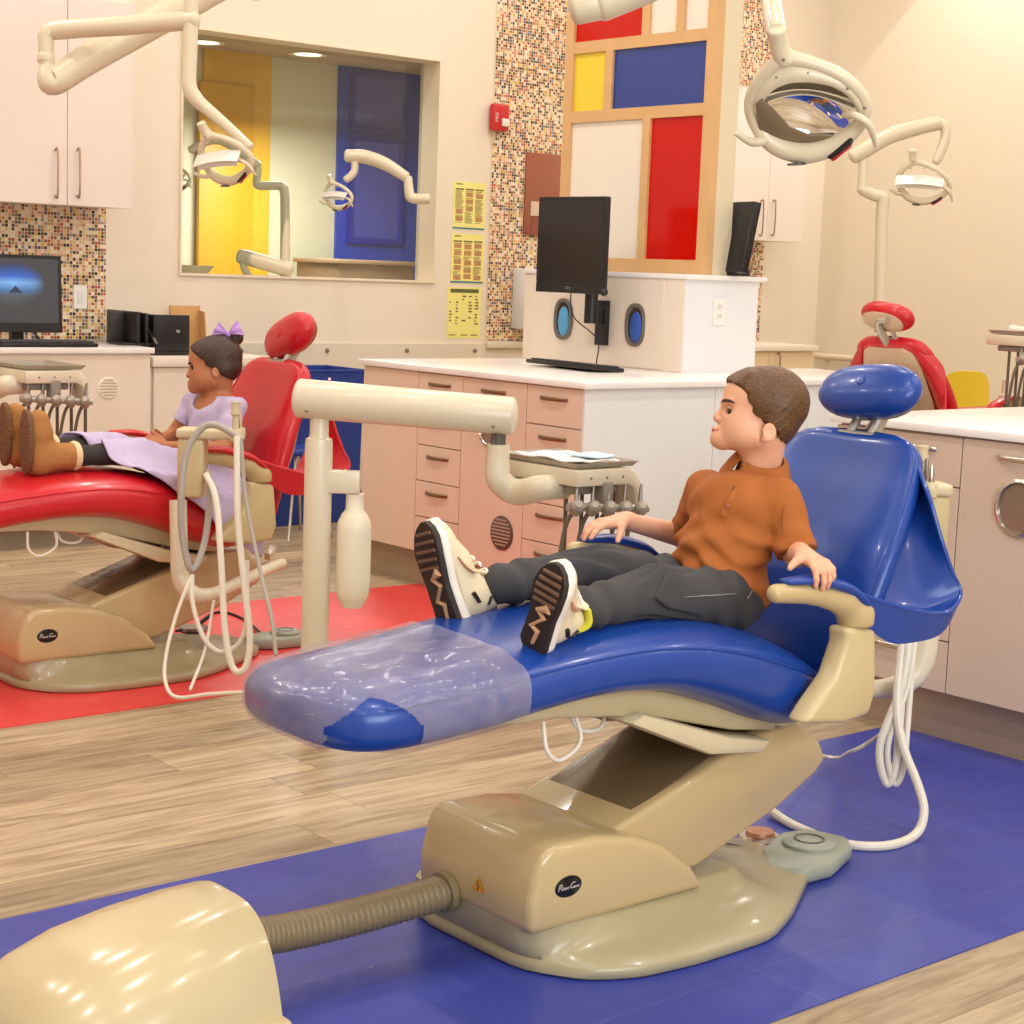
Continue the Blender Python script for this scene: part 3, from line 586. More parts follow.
hill = mth(nt, 'MULTIPLY', mth(nt, 'LESS_THAN', mth(nt, 'ADD', mth(nt, 'ABSOLUTE', mth(nt, 'SUBTRACT', u, .45)), mth(nt, 'MULTIPLY', mth(nt, 'SUBTRACT', v, .46), .8)), .09), mth(nt, 'GREATER_THAN', v, .46)); c = mixc(nt, hill, c, '#2a3446')
nt.links.new(c, b.inputs['Base Color']); nt.links.new(c, b.inputs['Emission Color']); b.inputs['Emission Strength'].default_value = .55; b.inputs['Roughness'].default_value = .15
Ym = 7.72; p, q = onY(-22, 332, Ym), onY(60, 256, Ym)
t, T = monitor('monitor', 'black widescreen monitor showing a desktop picture on the left counter', ((p[0]+q[0])/2, Ym, (p[2]+q[2])/2), q[0]-p[0], q[2]-p[2], (-.10, -1, 0), -.06, scm, .03)
cx = (p[0]+q[0])/2; st = MB(); st.box((cx-.03, Ym+.02, ZL+.012), (cx+.03, Ym+.05, (p[2]+q[2])/2)); st.box((cx-.12, Ym-.08, ZL+.0015), (cx+.12, Ym+.1, ZL+.013), .006); obj('stand', st, blackp, t)
st = MB().tube([(cx+.03, Ym+.02, ZL+.12), (cx+.09, Ym-.03, ZL+.02)], .006, 8); obj('stand_leg', st, blackp, t)
keyboard('black keyboard on the left counter in front of the widescreen monitor', (onZ(12, 341, ZL)[0]-.06, 7.56, ZL), (1, 0, 0), .48, .13)
mp = onZ(64, 339, ZL); o = obj('computer_mouse', MB().ball((mp[0], mp[1], ZL+.018), (.032, .055, .019), 16, 10), blackp, loc=(mp[0], mp[1], ZL)); tag(o, 'small black computer mouse beside the left keyboard', 'mouse')
# black file sorter with a leaning clear divider, kraft folder
t = thing('file_sorter', 'black upright file sorter on the lower counter behind the girl', 'organizer', (4.5, 7.7, ZD)); fx0, fx1 = float(onY(134, 340, 7.68)[0]), float(onY(186, 340, 7.68)[0]); fz = float(onY(160, 312, 7.68)[2])
fb = MB()
fb.box((fx0, 7.64, ZD+.001), (fx1, 7.98, ZD+.02), .004)
for k in range(7): x = fx0+(fx1-fx0)*k/6.3; fb.box((x, 7.65, ZD+.02), (x+.018, 7.97, fz-.006*k), .004)
fb.box((fx0+.10, 7.645, ZD+.02), (fx1, 7.66, fz-.012), .004); obj('compartments', fb, blackp, t)
o2 = MB(); lp = onY(178, 331, 7.644); o2.text('hp', (lp[0], 7.644, lp[2]), .022, (1, 0, 0), (0, 0, 1), .2); obj('logo', o2, mat('mark_white', '#d8d8d8', .4), t)
t = thing('document_holder', 'dark grey slanted document holder on the left counter edge beside the file sorter', 'organizer', (3.95, 7.8, ZL)); a, b_ = float(onY(114, 340, 7.75)[0]), float(onY(146, 340, 7.75)[0]); fz2 = float(onY(120, 312, 7.75)[2])
dh = MB().box((a, 7.79, ZL+.001), (b_-.06, 7.815, fz2), .004); dh.box((a, 7.66, ZL+.001), (b_-.01, 7.80, ZL+.012), .003); obj('back_plate', dh, mat('charcoal_plastic', '#2c2826', .4), t)
dh = MB().prism([(7.62, ZL+.012), (7.64, ZL+.012), (7.80, fz2), (7.785, fz2)], b_-.012, b_-.004, axis='x'); dh.prism([(7.64, ZL+.012), (7.79, ZL+.012), (7.79, fz2)], b_-.010, b_-.006, axis='x'); obj('side_plate', dh, mat('grey_plastic', '#7b746e', .35), t)
kf = MB(); kx0, kx1 = float(onY(174, 330, 7.95)[0]), float(onY(204, 330, 7.95)[0]); kz = float(onY(190, 306, 7.95)[2])
kf.box((kx0, 7.99, ZD+.001), (kx1, 8.005, kz), .002); kf.prism([(7.9, ZD+.001), (7.995, ZD+.001), (7.995, kz-.02), (7.93, kz-.03)], kx1-.012, kx1-.006, axis='x')
o = obj('kraft_folder', kf, mat('kraft_card', '#c79a62', .8, vary=.06, vscale=20), loc=((kx0+kx1)/2, 7.95, ZD)); tag(o, 'tan kraft card folder standing behind the black file sorter', 'folder')
# ---- right rear: wall cabinet, base cabinet
t = thing('wall_cabinet', 'pale two-door wall cabinet on the far wall behind the large lamp', 'cabinet', (8.6, 7.9, 1.62)); xa, xb = 8.15, float(onY(805, 200, YU)[0]); zt_ = float(onY(745, 86, YU)[2]); xs_ = float(onY(767.5, 215, YU)[0])
obj('body', MB().box((xa, YU+.02, 1.62), (xb, YB-.009, zt_), .002), upm, t)
for a, b_, hx in ((xa, xs_-.0015, 762), (xs_+.0015, xb, 774)):
    d = obj('door', MB().box((a, YU, 1.618), (b_, YU+.019, zt_), .0015, 1), upm, t); c = onY(hx, 218, YU-.02)
    obj('handle', MB().tube([(c[0], YU, c[2]+.105), (c[0], YU-.028, c[2]+.1), (c[0], YU-.028, c[2]-.1), (c[0], YU, c[2]-.105)], .005, 8, 4), MATS['handle_bronze'], d)
t = thing('base_cabinet', 'cream base cabinet on the far wall, seen past the boy\'s head', 'cabinet', (8.4, 7.8, 0)); xb = float(onY(813, 360, 7.5)[0])
yelc = mat('cream_yellow_laminate', '#e8d2ac', .45); obj('plinth', MB().box((7.45, 7.56, 0), (xb-.02, YB-.03, .099)), MATS['plinth_taupe'], t); obj('body', MB().box((7.4, 7.52, .1), (xb, YB-.031, .915), .002), yelc, t)
xs_ = float(onY(769, 356, 7.5)[0])
for a, b_ in ((7.4, xs_-.0015), (xs_+.0015, xb)): d = obj('door', MB().box((a, 7.5, .1), (b_, 7.519, .912), .0015, 1), yelc, t)
c = onY(777, 360, 7.5); c[2] = min(c[2], .84); obj('handle', MB().tube([(c[0], 7.5, c[2]+.06), (c[0], 7.475, c[2]+.055), (c[0], 7.475, c[2]-.055), (c[0], 7.5, c[2]-.06)], .005, 8, 4), MATS['handle_bronze'], d)
o = obj('worktop', MB().box((7.38, 7.475, .916), (xb+.02, YB-.031, .955), .003), offw); tag(o, 'cream counter top on the far wall behind the boy', 'worktop')
# wall rail at right rear
pa, pb = onX(818, 356, X1-.07), onX(851, 353, X1-.07)
t = thing('wall_rail', 'pale horizontal rail on the tan wall beside the red chair back', 'rail', (X1-.07, 7.4, pa[2])); obj('bar', MB().tube([(X1-.07, pa[1]+.02, pa[2]), (X1-.07, pb[1]-.6, pa[2])], .022, 12), mat('rail_cream', '#e0cfae', .4), t)
for y in (pa[1]-.05, pb[1]-.4): obj('bracket', MB().cyl((X1-.07, y, pa[2]), (X1-.001, y, pa[2]), .015), MATS['rail_cream'], t)
# posters
paper = mat('yellow_paper', '#f0e68a', .7); ink = mat('print_ink', '#6a5a3c', .8); teal = mat('print_teal', '#2f7f93', .7); olive = mat('print_olive', '#5c6638', .7); pht = mat('print_photo', '#b98a5c', .8, vary=.5, vscale=60)
def px2(x, y): q = onY(x, y, YB-.002); return q[0], q[2]
for k, (a, b_, c_, d_, nm) in enumerate(((454, 181, 486, 229, 'topmost'), (452, 233, 484.5, 283, 'middle'), (448, 287, 481.5, 338, 'lowest'))):
    xa, z1 = px2(a, b_); xb, _ = px2(c_, b_); _, z0 = px2(a, d_); W = xb-xa; H = z1-z0
    t = thing('poster', f'yellow printed notice beside the mosaic band, {nm} of the column of three', 'poster', (xa+W/2, YB, z0))
    obj('sheet', MB().box((xa, YB-.002, z0), (xb, YB-.0004, z1)), paper, t); rr = random.Random(k)
    def blk(x0_, y0_, w_, h_): return MB().box((xa+W*x0_, YB-.0026, z1-H*(y0_+h_)), (xa+W*(x0_+w_), YB-.002, z1-H*y0_))
    pr_ = MB(); ph_ = MB(); bar = MB()
    def into(A, B): A.add(B.v, B.f)
    if k < 2:
        into(bar, blk(0, .955, 1, .035)); into(pr_, blk(.08, .04, .2, .022))
        for j in range(3):
            x_ = .06+.31*j; into(pr_, blk(x_, .14, .26, .03)); yy = .19
            while yy < .86:
                if rr.random() < .28: h_ = .1; into(ph_, blk(x_+.02, yy, .22, h_)); yy += h_+.025
                else:
                    into(pr_, blk(x_, yy, .16+.1*rr.random(), .011)); yy += .024
        obj('photo_blocks', ph_, pht, t)
    else:
        into(bar, blk(.08, .03, .84, .075)); pr_.text('ABC 123', (xa+W*.5, YB-.0025, z1-H*.068), .001, (1, 0, 0), (0, 0, 1)) if 0 else None
        for j in range(5):
            for i in range(10):
                if rr.random() < .68: into(pr_, blk(.06+.19*j, .16+.06*i, .03+.08*rr.random(), .028))
        into(pr_, blk(.06, .93, .2, .018)); into(pr_, blk(.42, .93, .2, .018)); into(pr_, blk(.72, .93, .2, .018))
    obj('print', pr_, ink, t); obj('header_bar' if k == 2 else 'footer_bar', bar, olive if k == 2 else teal, t)
# fire alarm pull station
c = onY(496.5, 118, YB-.008); redp = mat('alarm_red', '#c4161c', .3, coat=.3)
t = thing('fire_alarm', 'red fire alarm strobe on the mosaic band edge', 'alarm', (c[0], YB-.03, c[2]-.08)); obj('housing', MB().box((c[0]-.06, YB-.06, c[2]-.078), (c[0]+.06, YB-.009, c[2]+.078), .014, 3), redp, t)
obj('strobe_lens', MB().box((c[0]-.005, YB-.075, c[2]-.05), (c[0]+.05, YB-.06, c[2]-.005), .006), mat('strobe_clear', '#e9e1d8', .1), t); obj('lettering', MB().text('FIRE', (c[0]-.038, YB-.0606, c[2]), .03, (0, 0, 1), (-1, 0, 0)), mat('mark_white', '#d8d8d8', .4), t)
# brown panel + card, towel dispenser
xa, z1 = px2(525, 152); xb, z0 = px2(561, 236); xb = xa+.46
t = thing('notice_panel', 'reddish brown glass panel on the mosaic behind the black monitor', 'panel', ((xa+xb)/2, YB-.02, z0)); obj('panel', MB().box((xa, YB-.022, z0), (xb, YB-.009, z1), .003), mat('brown_glass', '#9c5a44', .15, coat=.3), t)
ca = px2(531, 209); obj('card', MB().box((ca[0]-.02, YB-.0255, ca[1]-.04), (ca[0]+.13, YB-.0225, ca[1]+.045)), mat('card_pale', '#d8c0a8', .6), t); ca = px2(531, 232); obj('card', MB().box((ca[0]-.02, YB-.0255, ca[1]-.02), (ca[0]+.13, YB-.0225, ca[1]+.09)), mat('card_dim', '#8a4c3a', .4), t)
xa, z1 = px2(512, 268); xb, z0 = px2(527, 345); xb = xa+.30
t = thing('towel_dispenser', 'white paper towel dispenser on the mosaic beside the raised box', 'dispenser', ((xa+xb)/2, 8.0, z0)); obj('body', MB().box((xa, YB-.13, z0+.1), (xb, YB-.009, z1), .01), white, t)
obj('slot', MB().box((xa+.02, YB-.132, z0+.13), (xb-.02, YB-.1295, z0+.17)), darkgap, t); obj('top_slot', MB().box((xa+.02, YB-.132, z1-.06), (xb-.02, YB-.1295, z1-.04)), darkgap, t)
# ================================================================ dental chairs (built once at the near station, copied)
CY = 2.61
vin_b = mat('blue_vinyl_upholstery', '#123f94', .3, coat=.15, bump=.03, bscale=300)
vin_r = mat('red_vinyl_upholstery', '#c51624', .3, coat=.25, bump=.03, bscale=300)
beige = mat('beige_gloss_plastic', '#c2aa7c', .22, coat=.3)
beige2 = mat('beige_plastic', '#bdac86', .35)
taup = mat('taupe_base_plastic', '#a59a78', .28, coat=.2)
pole_m = mat('ivory_enamel', '#ddd2b8', .3, coat=.15)
boot = mat('black_rubber', '#141313', .5)
hose_w = mat('white_hose', '#e4dccb', .4); hose_g = mat('grey_hose', '#a9a196', .4)
def polar(poly, c, n=72):
    P = np.array(poly, float); c = np.array(c, float); out = []
    for a in np.linspace(0, 2*PI, n, endpoint=False):
        d = np.array([math.cos(a), math.sin(a)]); best = 0
        for i in range(len(P)):
            p, q = P[i]-c, P[(i+1) % len(P)]-c; e = q-p; den = d[0]*e[1]-d[1]*e[0]
            if abs(den) < 1e-9: continue
            t = (p[0]*e[1]-p[1]*e[0])/den; u = (p[0]*d[1]-p[1]*d[0])/den
            if t > 0 and -1e-6 <= u <= 1+1e-6: best = max(best, t)
        out.append(c+d*best)
    out = np.array(out)
    for _ in range(1): out = .5*out+.25*np.roll(out, 1, 0)+.25*np.roll(out, -1, 0)
    return out
def ringz(o, z): return [(p[0], p[1], z) for p in o]
def cushion(xs, top, bot, hw, cy=0, n=40, e=2.6, m=60, crown=0.0):
    """upholstered slab along X: top/bottom heights and half widths by station; rounded-box sections"""
    X = np.linspace(xs[0], xs[-1], m)
    def I(v):
        # smooth interpolation
        P = smooth_path([(a, b, 0) for a, b in zip(xs, v)], 12); P = np.array(P); return np.interp(X, P[:, 0], P[:, 1])
    t, b, w = I(top), I(bot), I(hw); R = []
    for i, x in enumerate(X):
        r = []
        for a in np.linspace(0, 2*PI, n, endpoint=False):
            c, s = math.cos(a), math.sin(a); yy = math.copysign(abs(c)**(2/4.2), c); zz = math.copysign(abs(s)**(2/e), s)
            zc, hz = (t[i]+b[i])/2, (t[i]-b[i])/2; r.append((x, cy+w[i]*yy, zc+hz*zz + (crown*(1-yy*yy) if s > 0 else 0)))
        R.append(r)
    return R
def bulge(xs, ends, w, cap):
    """half widths that close roundly at both ends"""
    out = []
    for x, v in zip(xs, w):
        k = 1
        if x-xs[0] < cap[0]: k = min(k, (1-(1-(x-xs[0])/cap[0])**2.6)**(1/2.6))
        if xs[-1]-x < cap[1]: k = min(k, (1-(1-(xs[-1]-x)/cap[1])**2.6)**(1/2.6))
        out.append(max(v*k, .01))
    return out
def seat_sections(off=0., x_to=None, nx=70, na=48):
    sx = [1.655, 1.74, 1.85, 2.0, 2.15, 2.3, 2.45, 2.6, 2.75, 2.87, 2.96]
    tp = [.590, .608, .618, .632, .648, .661, .662, .645, .608, .558, .505]
    bt = [.515, .490, .484, .496, .518, .530, .518, .474, .418, .392, .42]
    hw = [.2, .205, .21, .222, .235, .248, .258, .264, .262, .255, .24]
    xs = np.linspace(sx[0], sx[-1], nx)
    def I(v): P = np.array(smooth_path([(a, b, 0) for a, b in zip(sx, v)], 12)); return np.interp(xs, P[:, 0], P[:, 1])
    t, b, w = I(tp), I(bt), I(hw); c = (t+b)/2; h = (t-b)/2
    for i, x in enumerate(xs):
        k = 1
        q = (x-xs[0])/.15; 
        if q < 1: k = (1-(1-q)**2.4)**(1/2.4)
        q2 = (xs[-1]-x)/.09; k2 = (1-(1-q2)**2.2)**(1/2.2) if q2 < 1 else 1
        w[i] *= max(k, .03)*(.75+.25*k2); h[i] *= (.45+.55*max((1-(1-min(1, (x-xs[0])/.07))**2)**.5, 0))*max(k2, .05)
    R = []
    for i, x in enumerate(xs):
        if x_to and x > x_to: break
        r = []
        for a in np.linspace(0, 2*PI, na, endpoint=False):
            cc, s = math.cos(a), math.sin(a); yy = math.copysign(abs(cc)**(2/3.6), cc); zz = math.copysign(abs(s)**(2/2.7), s)
            r.append((x - (off if i == 0 else 0), CY+(w[i]+off)*yy, c[i]+(h[i]+off)*zz + (.008*(1-yy*yy) if s > 0 else 0)))
        R.append(r)
    return R, xs, t, w
def piping(xs, t, w, fz, fw, r=.0035):
    return None
def build_chair(name, label, upm_, group):
    T = thing(name, label, 'dental chair', (2.55, CY, 0), group)
    # base plate
    half = [(2.13, 2.61), (2.13, 2.45), (2.20, 2.335), (2.30, 2.283), (2.447, 2.265), (2.663, 2.267), (2.79, 2.325), (3.02, 2.47), (3.065, 2.52), (3.065, 2.61)]
    poly = half + [(x, 2*CY-y) for x, y in half[::-1][1:-1]]
    c0 = (2.5, CY); O = polar(poly, c0); cov = polar([(2.12, 2.405), (2.74, 2.43), (2.74, 2.79), (2.12, 2.815)], c0)
    b = MB().rings([ringz(c0+(O-c0)*.985, .003), ringz(O, .008), ringz(O, .024), ringz(c0+(O-c0)*.985, .031), ringz(.55*O+.45*cov, .045), ringz(.22*O+.78*cov, .066), ringz(cov, .098), ringz(c0+(cov-c0)*.9, .1)])
    obj('base_plate', b, taup, T, 50)
    # base cover: side profile (x,z)
    pr = [(2.118, .088), (2.115, .16), (2.135, .238), (2.165, .262), (2.29, .258), (2.38, .243), (2.47, .208), (2.56, .145), (2.605, .088)]
    cvr = obj('base_cover', MB().prism(pr, 2.402, 2.765, .02, 3, 'y'), beige, T, 50)
    # badge: dark oval with raised lettering
    bc = onY(567.5, 886, 2.4045); ov = MB().lathe([(.0, 0), (.036, 0), (.036, .002), (.034, .003), (0, .003)], (0, 0, 0), 40, (0, -1, 0)); ov.xform(lambda p: bc+np.array([p[0], p[1], p[2]*.62]))
    bd = obj('badge', ov, mat('badge_black', '#121214', .25), cvr); tx = MB(); [tx.text(s_, (bc[0]+dx, bc[1]-.0036, bc[2]+dz), sz, (1, 0, 0), (0, 0, 1), .3, align='LEFT', bold=.0002) for s_, dx, dz, sz in (('P', -.029, .0005, .019), ('elton', -.0205, -.002, .0095), ('&', -.0035, -.002, .007), ('C', .0015, .0005, .018), ('rane', .0095, -.002, .0095))]; obj('badge_lettering', tx, mat('badge_silver', '#d8d2c4', .3, metal=.4), bd)
    # warning triangle on the end facing the hose
    wc = V3((2.1145, 2.56, .15)); wt_ = MB(); a = .017
    wt_.add([wc+(-.0022, a, -a*.85), wc+(-.0022, -a, -a*.85), wc+(-.0005, 0, a*.95)], [(0, 1, 2)]); wt_.add([wc+(.001, a, -a*.85), wc+(.001, -a, -a*.85), wc+(.001, 0, a*.95)], [(2, 1, 0)])
    wl = obj('warning_label', wt_, mat('label_orange', '#e0962c', .4), cvr); bo = MB().tube([wc+(-.0034, 0, .008), wc+(-.0034, .003, -.001), wc+(-.0034, -.003, -.002), wc+(-.0034, 0, -.011)], .0011, 6); obj('warning_bolt', bo, darkgap, wl)
    # scissor lift arm with its boot
    lp = [(2.42, .262), (2.56, .235), (2.60, .14), (2.72, .130), (2.83, .165), (3.055, .305), (3.075, .345), (3.03, .405), (2.92, .425), (2.80, .420)]
    lift = MB().prism([(2.32, .225), (2.50, .12), (2.625, .112), (2.88, .20), (3.0, .258), (3.035, .29), (3.005, .34), (2.94, .380), (2.86, .388), (2.77, .372), (2.62, .318)], 2.455, 2.765, .014, 3, 'y')
    la = obj('lift_arm', lift, beige, T, 40)
    rc = MB().prism([(2.40, .248), (2.62, .3245), (2.77, .378), (2.86, .394), (2.86, .36), (2.5, .24)], 2.478, 2.742, .004, 2, 'y'); obj('lift_arm_reflection', rc, mat('painted_reflection_brown', '#6a5940', .2, coat=.4), la)  # brown colour paints in the dark seat underside reflected by the arm's top face
    bt = MB().lathe([(.05, 0), (.062, .012), (.05, .024), (.06, .036), (.048, .05), (.05, .06)], tuple(onY(712, 748, 2.55)+np.array([0, 0, -.02])), 24, (-.3, 0, 1)); obj('rubber_boot', bt, boot, la)
    # seat carriage under the upholstery
    fr = MB().prism([(2.02, .505), (2.04, .535), (2.3, .555), (2.5, .545), (2.7, .475), (2.84, .42), (2.84, .385), (2.7, .405), (2.45, .47), (2.2, .50)], 2.44, 2.78, .01, 2, 'y'); sf = obj('seat_frame', fr, beige2, T, 40)
    sp_ = [(2.36, .475), (2.4, .49), (2.66, .405), (2.79, .38), (2.76, .355), (2.6, .375)]
    for y0_, y1_ in ((2.405, 2.50), (2.72, 2.815)): obj('side_cover', MB().prism(sp_, y0_, y1_, .01, 2, 'y'), mat('ivory_plastic', '#d2c39f', .35), sf)
    cb = MB().tube([(2.16, 2.44, .50), (2.155, 2.42, .45), (2.19, 2.42, .425), (2.25, 2.43, .45), (2.26, 2.46, .50)], .0045, 8, 6); cb.tube([(2.28, 2.5, .50), (2.30, 2.49, .455), (2.36, 2.49, .45), (2.40, 2.52, .50)], .0045, 8, 6); obj('cable_loop', cb, hose_w, sf)
    # seat and leg rest
    R, xs, t, w = seat_sections(); se = obj('seat_cushion', MB().rings(R), upm_, T, 60)
    for s in (1, -1):
        pp = MB(); P = []
        for i in range(6, len(R)-3, 1):
            k = {1: 3, -1: 21}[s]; P.append(np.array(R[i][k])+np.array([0, s*.0006, .0006]))
        pp.tube(P, .0028, 6); obj('piping', pp, upm_, se)
    # backrest: stations along the recline axis
    b0, b1 = V3((2.985, CY, .475)), V3((3.265, CY, 1.022)); ax = (b1-b0)/np.linalg.norm(b1-b0); fn = V3((-ax[2], 0, ax[0])); L = np.linalg.norm(b1-b0)
    su = [0, .05, .15, .3, .42, .52, .58, L]; hw = [.215, .235, .25, .25, .235, .21, .195, .185]; th = [.04, .05, .05, .048, .046, .044, .042, .036]; cu = [-.01, .0, .012, .016, .004, -.008, -.012, -.014]
    U = np.linspace(0, L, 56)
    def I(v): P = np.array(smooth_path([(a, b, 0) for a, b in zip(su, v)], 10)); return np.interp(U, P[:, 0], P[:, 1])
    W, H, CC = I(hw), I(th), I(cu); RB = []
    for i, u in enumerate(U):
        k = 1; q = (L-u)/.10
        if q < 1: k = max((1-(1-q)**3)**(1/3), .04)
        q0 = u/.09
        if q0 < 1: k = min(k, max((1-(1-q0)**2.6)**(1/2.6), .1))
        kh = max(min(1, (1-(1-min(1, (L-u)/.035))**2)**.5), .08)*max(min(1, (1-(1-min(1, u/.04))**2)**.5), .08)
        r = []
        for a in np.linspace(0, 2*PI, 48, endpoint=False):
            c, s = math.cos(a), math.sin(a); yy = math.copysign(abs(c)**(2/3.4), c); zz = math.copysign(abs(s)**(2/2.5), s)
            r.append(b0+ax*u+V3((0, 1, 0))*W[i]*k*yy+fn*(H[i]*kh*zz+CC[i]-.018*(1-yy*yy)*(1 if s > 0 else 0)))
        RB.append(r)
    bk = obj('backrest', MB().rings(RB), upm_, T, 60)
    for k in (3, 21): obj('piping', MB().tube([np.array(RB[i][k])+fn*.0006 for i in range(5, len(RB)-6)], .0028, 6), upm_, bk)
    # beige rear shell of the backrest
    sh = []
    for u, wd in ((.10, .12), (.14, .17), (.3, .185), (.48, .165), (.55, .14), (.575, .10)): sh.append([b0+ax*u+V3((0, 1, 0))*wd*math.copysign(abs(math.cos(a))**.6, math.cos(a))-fn*(.046+.018*max(-math.sin(a), 0)-.012*max(math.sin(a), 0)) for a in np.linspace(0, 2*PI, 32, endpoint=False)])
    obj('back_shell', MB().rings(sh), mat('shell_tan', '#c9ab8c', .4), bk, 60)
    # headrest
    hc = V3((3.296, CY, 1.105)); hn = V3((-.80, 0, .60)); hu = V3((.60, 0, .80)); hy = V3((0, 1, 0)); tl = rotm(hn, .10); hu = tl@hu; hy = tl@hy; HR = []
    for v in np.linspace(-1, 1, 26):
        e = max((1-abs(v)**2.3), .0)**(1/2.3); e = max(e, .06)
        HR.append([hc+hu*(.070*v)+hy*(.138*(.5+.5*e if abs(v) < 1 else .06))*e**.5*math.copysign(abs(math.cos(a))**.92, math.cos(a))+hn*(.054*e*math.copysign(abs(math.sin(a))**.85, math.sin(a))-.010*(1-math.cos(a)**2)*(1 if math.sin(a) > 0 else 0)*e) for a in np.linspace(0, 2*PI, 40, endpoint=False)])
    hd = obj('headrest', MB().rings(HR), upm_, T, 70)
    dm = MB().lathe([(.001, .0), (.008, .0015), (.012, .0), (.013, -.004)], hc+hn*.0462, 18, hn); obj('headrest_button', dm, upm_, hd)
    hs = MB()
    hs.rings([[hc+hu*(.055*v)*1.0+hy*(.11*(1-v*v)**.4 if abs(v) < 1 else .01)*math.cos(a)-hn*(.044+.018*(1-v*v)*max(-math.sin(a), 0)) for a in np.linspace(0, 2*PI, 24, endpoint=False)] for v in np.linspace(-.98, .98, 12)])
    obj('headrest_shell', hs, MATS['shell_tan'], hd, 60)
    br = MB()
    for dy in (-.03, .03): br.tube([b0+ax*(L-.04)+V3((0, dy, 0))-fn*.01, b0+ax*(L+.03)+V3((0, dy, 0))-fn*.02, hc-hn*.03+V3((0, dy, 0))-hu*.03], .011, 10, 4)
    br.box(b0+ax*(L-.03)+V3((-.02, -.055, -.01))-fn*.02, b0+ax*(L-.03)+V3((.02, .055, .025))-fn*.02, .006)
    br.tube([b0+ax*(L-.03)-fn*.035, hc-hn*.075-hu*.03, hc-hn*.07+hu*.02, hc-hn*.068+hu*.035+hy*.05], [.02, .018, .015, .015], 10, 4)
    obj('headrest_bracket', br, mat('bracket_grey', '#b9b2a4', .3, metal=.5), T)
    # arm supports (near and far)
    for s in (-1, 1):
        S = SDF((2.56, CY+s*.32-.10, .36), (3.06, CY+s*.32+.12, .80), .005) if s < 0 else SDF((2.56, CY+.20, .36), (3.06, CY+.42, .80), .005)
        y = CY+s*.305
        S.chain([(2.655, y, .728), (2.77, y, .718), (2.865, y, .694), (2.912, y, .660), (2.915, y, .585)], [.020, .023, .030, .038, .038], .012)
        S.cut((2.9, y, .636), (0, 0, -1)); A = obj('arm_support', S.mb(2), beige, T, 60)
        pp = [onY(a, b, 2.30) for a, b in ((838, 626), (868, 626), (868, 690), (861, 713), (835, 722), (795, 722), (806, 705), (828, 674), (839, 640))]
        obj('arm_post', MB().prism([(p[0], p[2]) for p in pp], y-.03, y+.028, .014, 3, 'y'), mat('beige_satin', '#cab688', .32), T, 40)
        pd = MB(); P = [(2.685, y, .750), (2.77, y, .745), (2.86, y+s*.003, .722), (2.91, y+s*.005, .69)]
        pd.tube(P, [.018, .030, .034, .034], 16, 6, flat=.42, round_end=.5); obj('arm_pad', pd, upm_, T, 60)
        # sling wing between the arm and the side of the backrest
        def m_(x, yy, z): return (x, CY+s*(CY-yy) if s > 0 else yy, z)
        rows = [((3.29, 2.47, .965), (3.275, 2.44, .96), (3.235, 2.415, .955)),
                ((3.245, 2.44, .88), (3.265, 2.39, .875), (3.210, 2.355, .885)),
                ((3.19, 2.42, .78), (3.245, 2.36, .765), (3.220, 2.325, .80)),
                ((3.14, 2.41, .69), (3.21, 2.345, .665), (3.240, 2.305, .728)),
                ((3.09, 2.40, .635), (3.17, 2.335, .610), (3.255, 2.287, .676)),
                ((3.03, 2.38, .625), (3.10, 2.315, .604), (3.18, 2.265, .645)),
                ((2.96, 2.35, .65), (3.01, 2.31, .640), (3.07, 2.262, .658)),
                ((2.90, 2.335, .70), (2.92, 2.305, .695), (2.955, 2.27, .688)),
                ((2.84, 2.33, .728), (2.845, 2.305, .727), (2.86, 2.28, .720))]
        G = []
        for r in rows:
            a, b_, c_ = [V3(m_(*p)) for p in r]; G.append([a*(1-q)**2+2*b_*q*(1-q)+c_*q*q for q in np.linspace(0, 1, 9)])
        G = np.array(G); G2 = np.stack([np.array(smooth_path(list(G[:, j]), 5)) for j in range(9)], 1)
        wg = MB().grid(G2, .008)
        # hanging front flap under the outer edge
        top = [G2[i][8] for i in range(16, len(G2))]; n_ = len(top); low = []
        for i, p in enumerate(top):
            q = i/(n_-1); d = .078*min(1, q*1.35+.10)*min(1, (1-q)/.28)**.6; low.append(p+V3((-.012*q, .012*(-s), -d)))
        wg.grid([[p*(1-k)+l*k for k in np.linspace(0, 1, 6)] for p, l in zip(top, low)], .008)
        wo = obj('side_wing', wg, upm_, T, 60)
        obj('wing_piping', MB().tube(list(G2[:, 8]), .0055, 8), upm_, wo)
    return T
blue_chair = build_chair('dental_chair', 'blue vinyl dental chair with beige base, the boy sitting on it', vin_b, 'dental chairs')
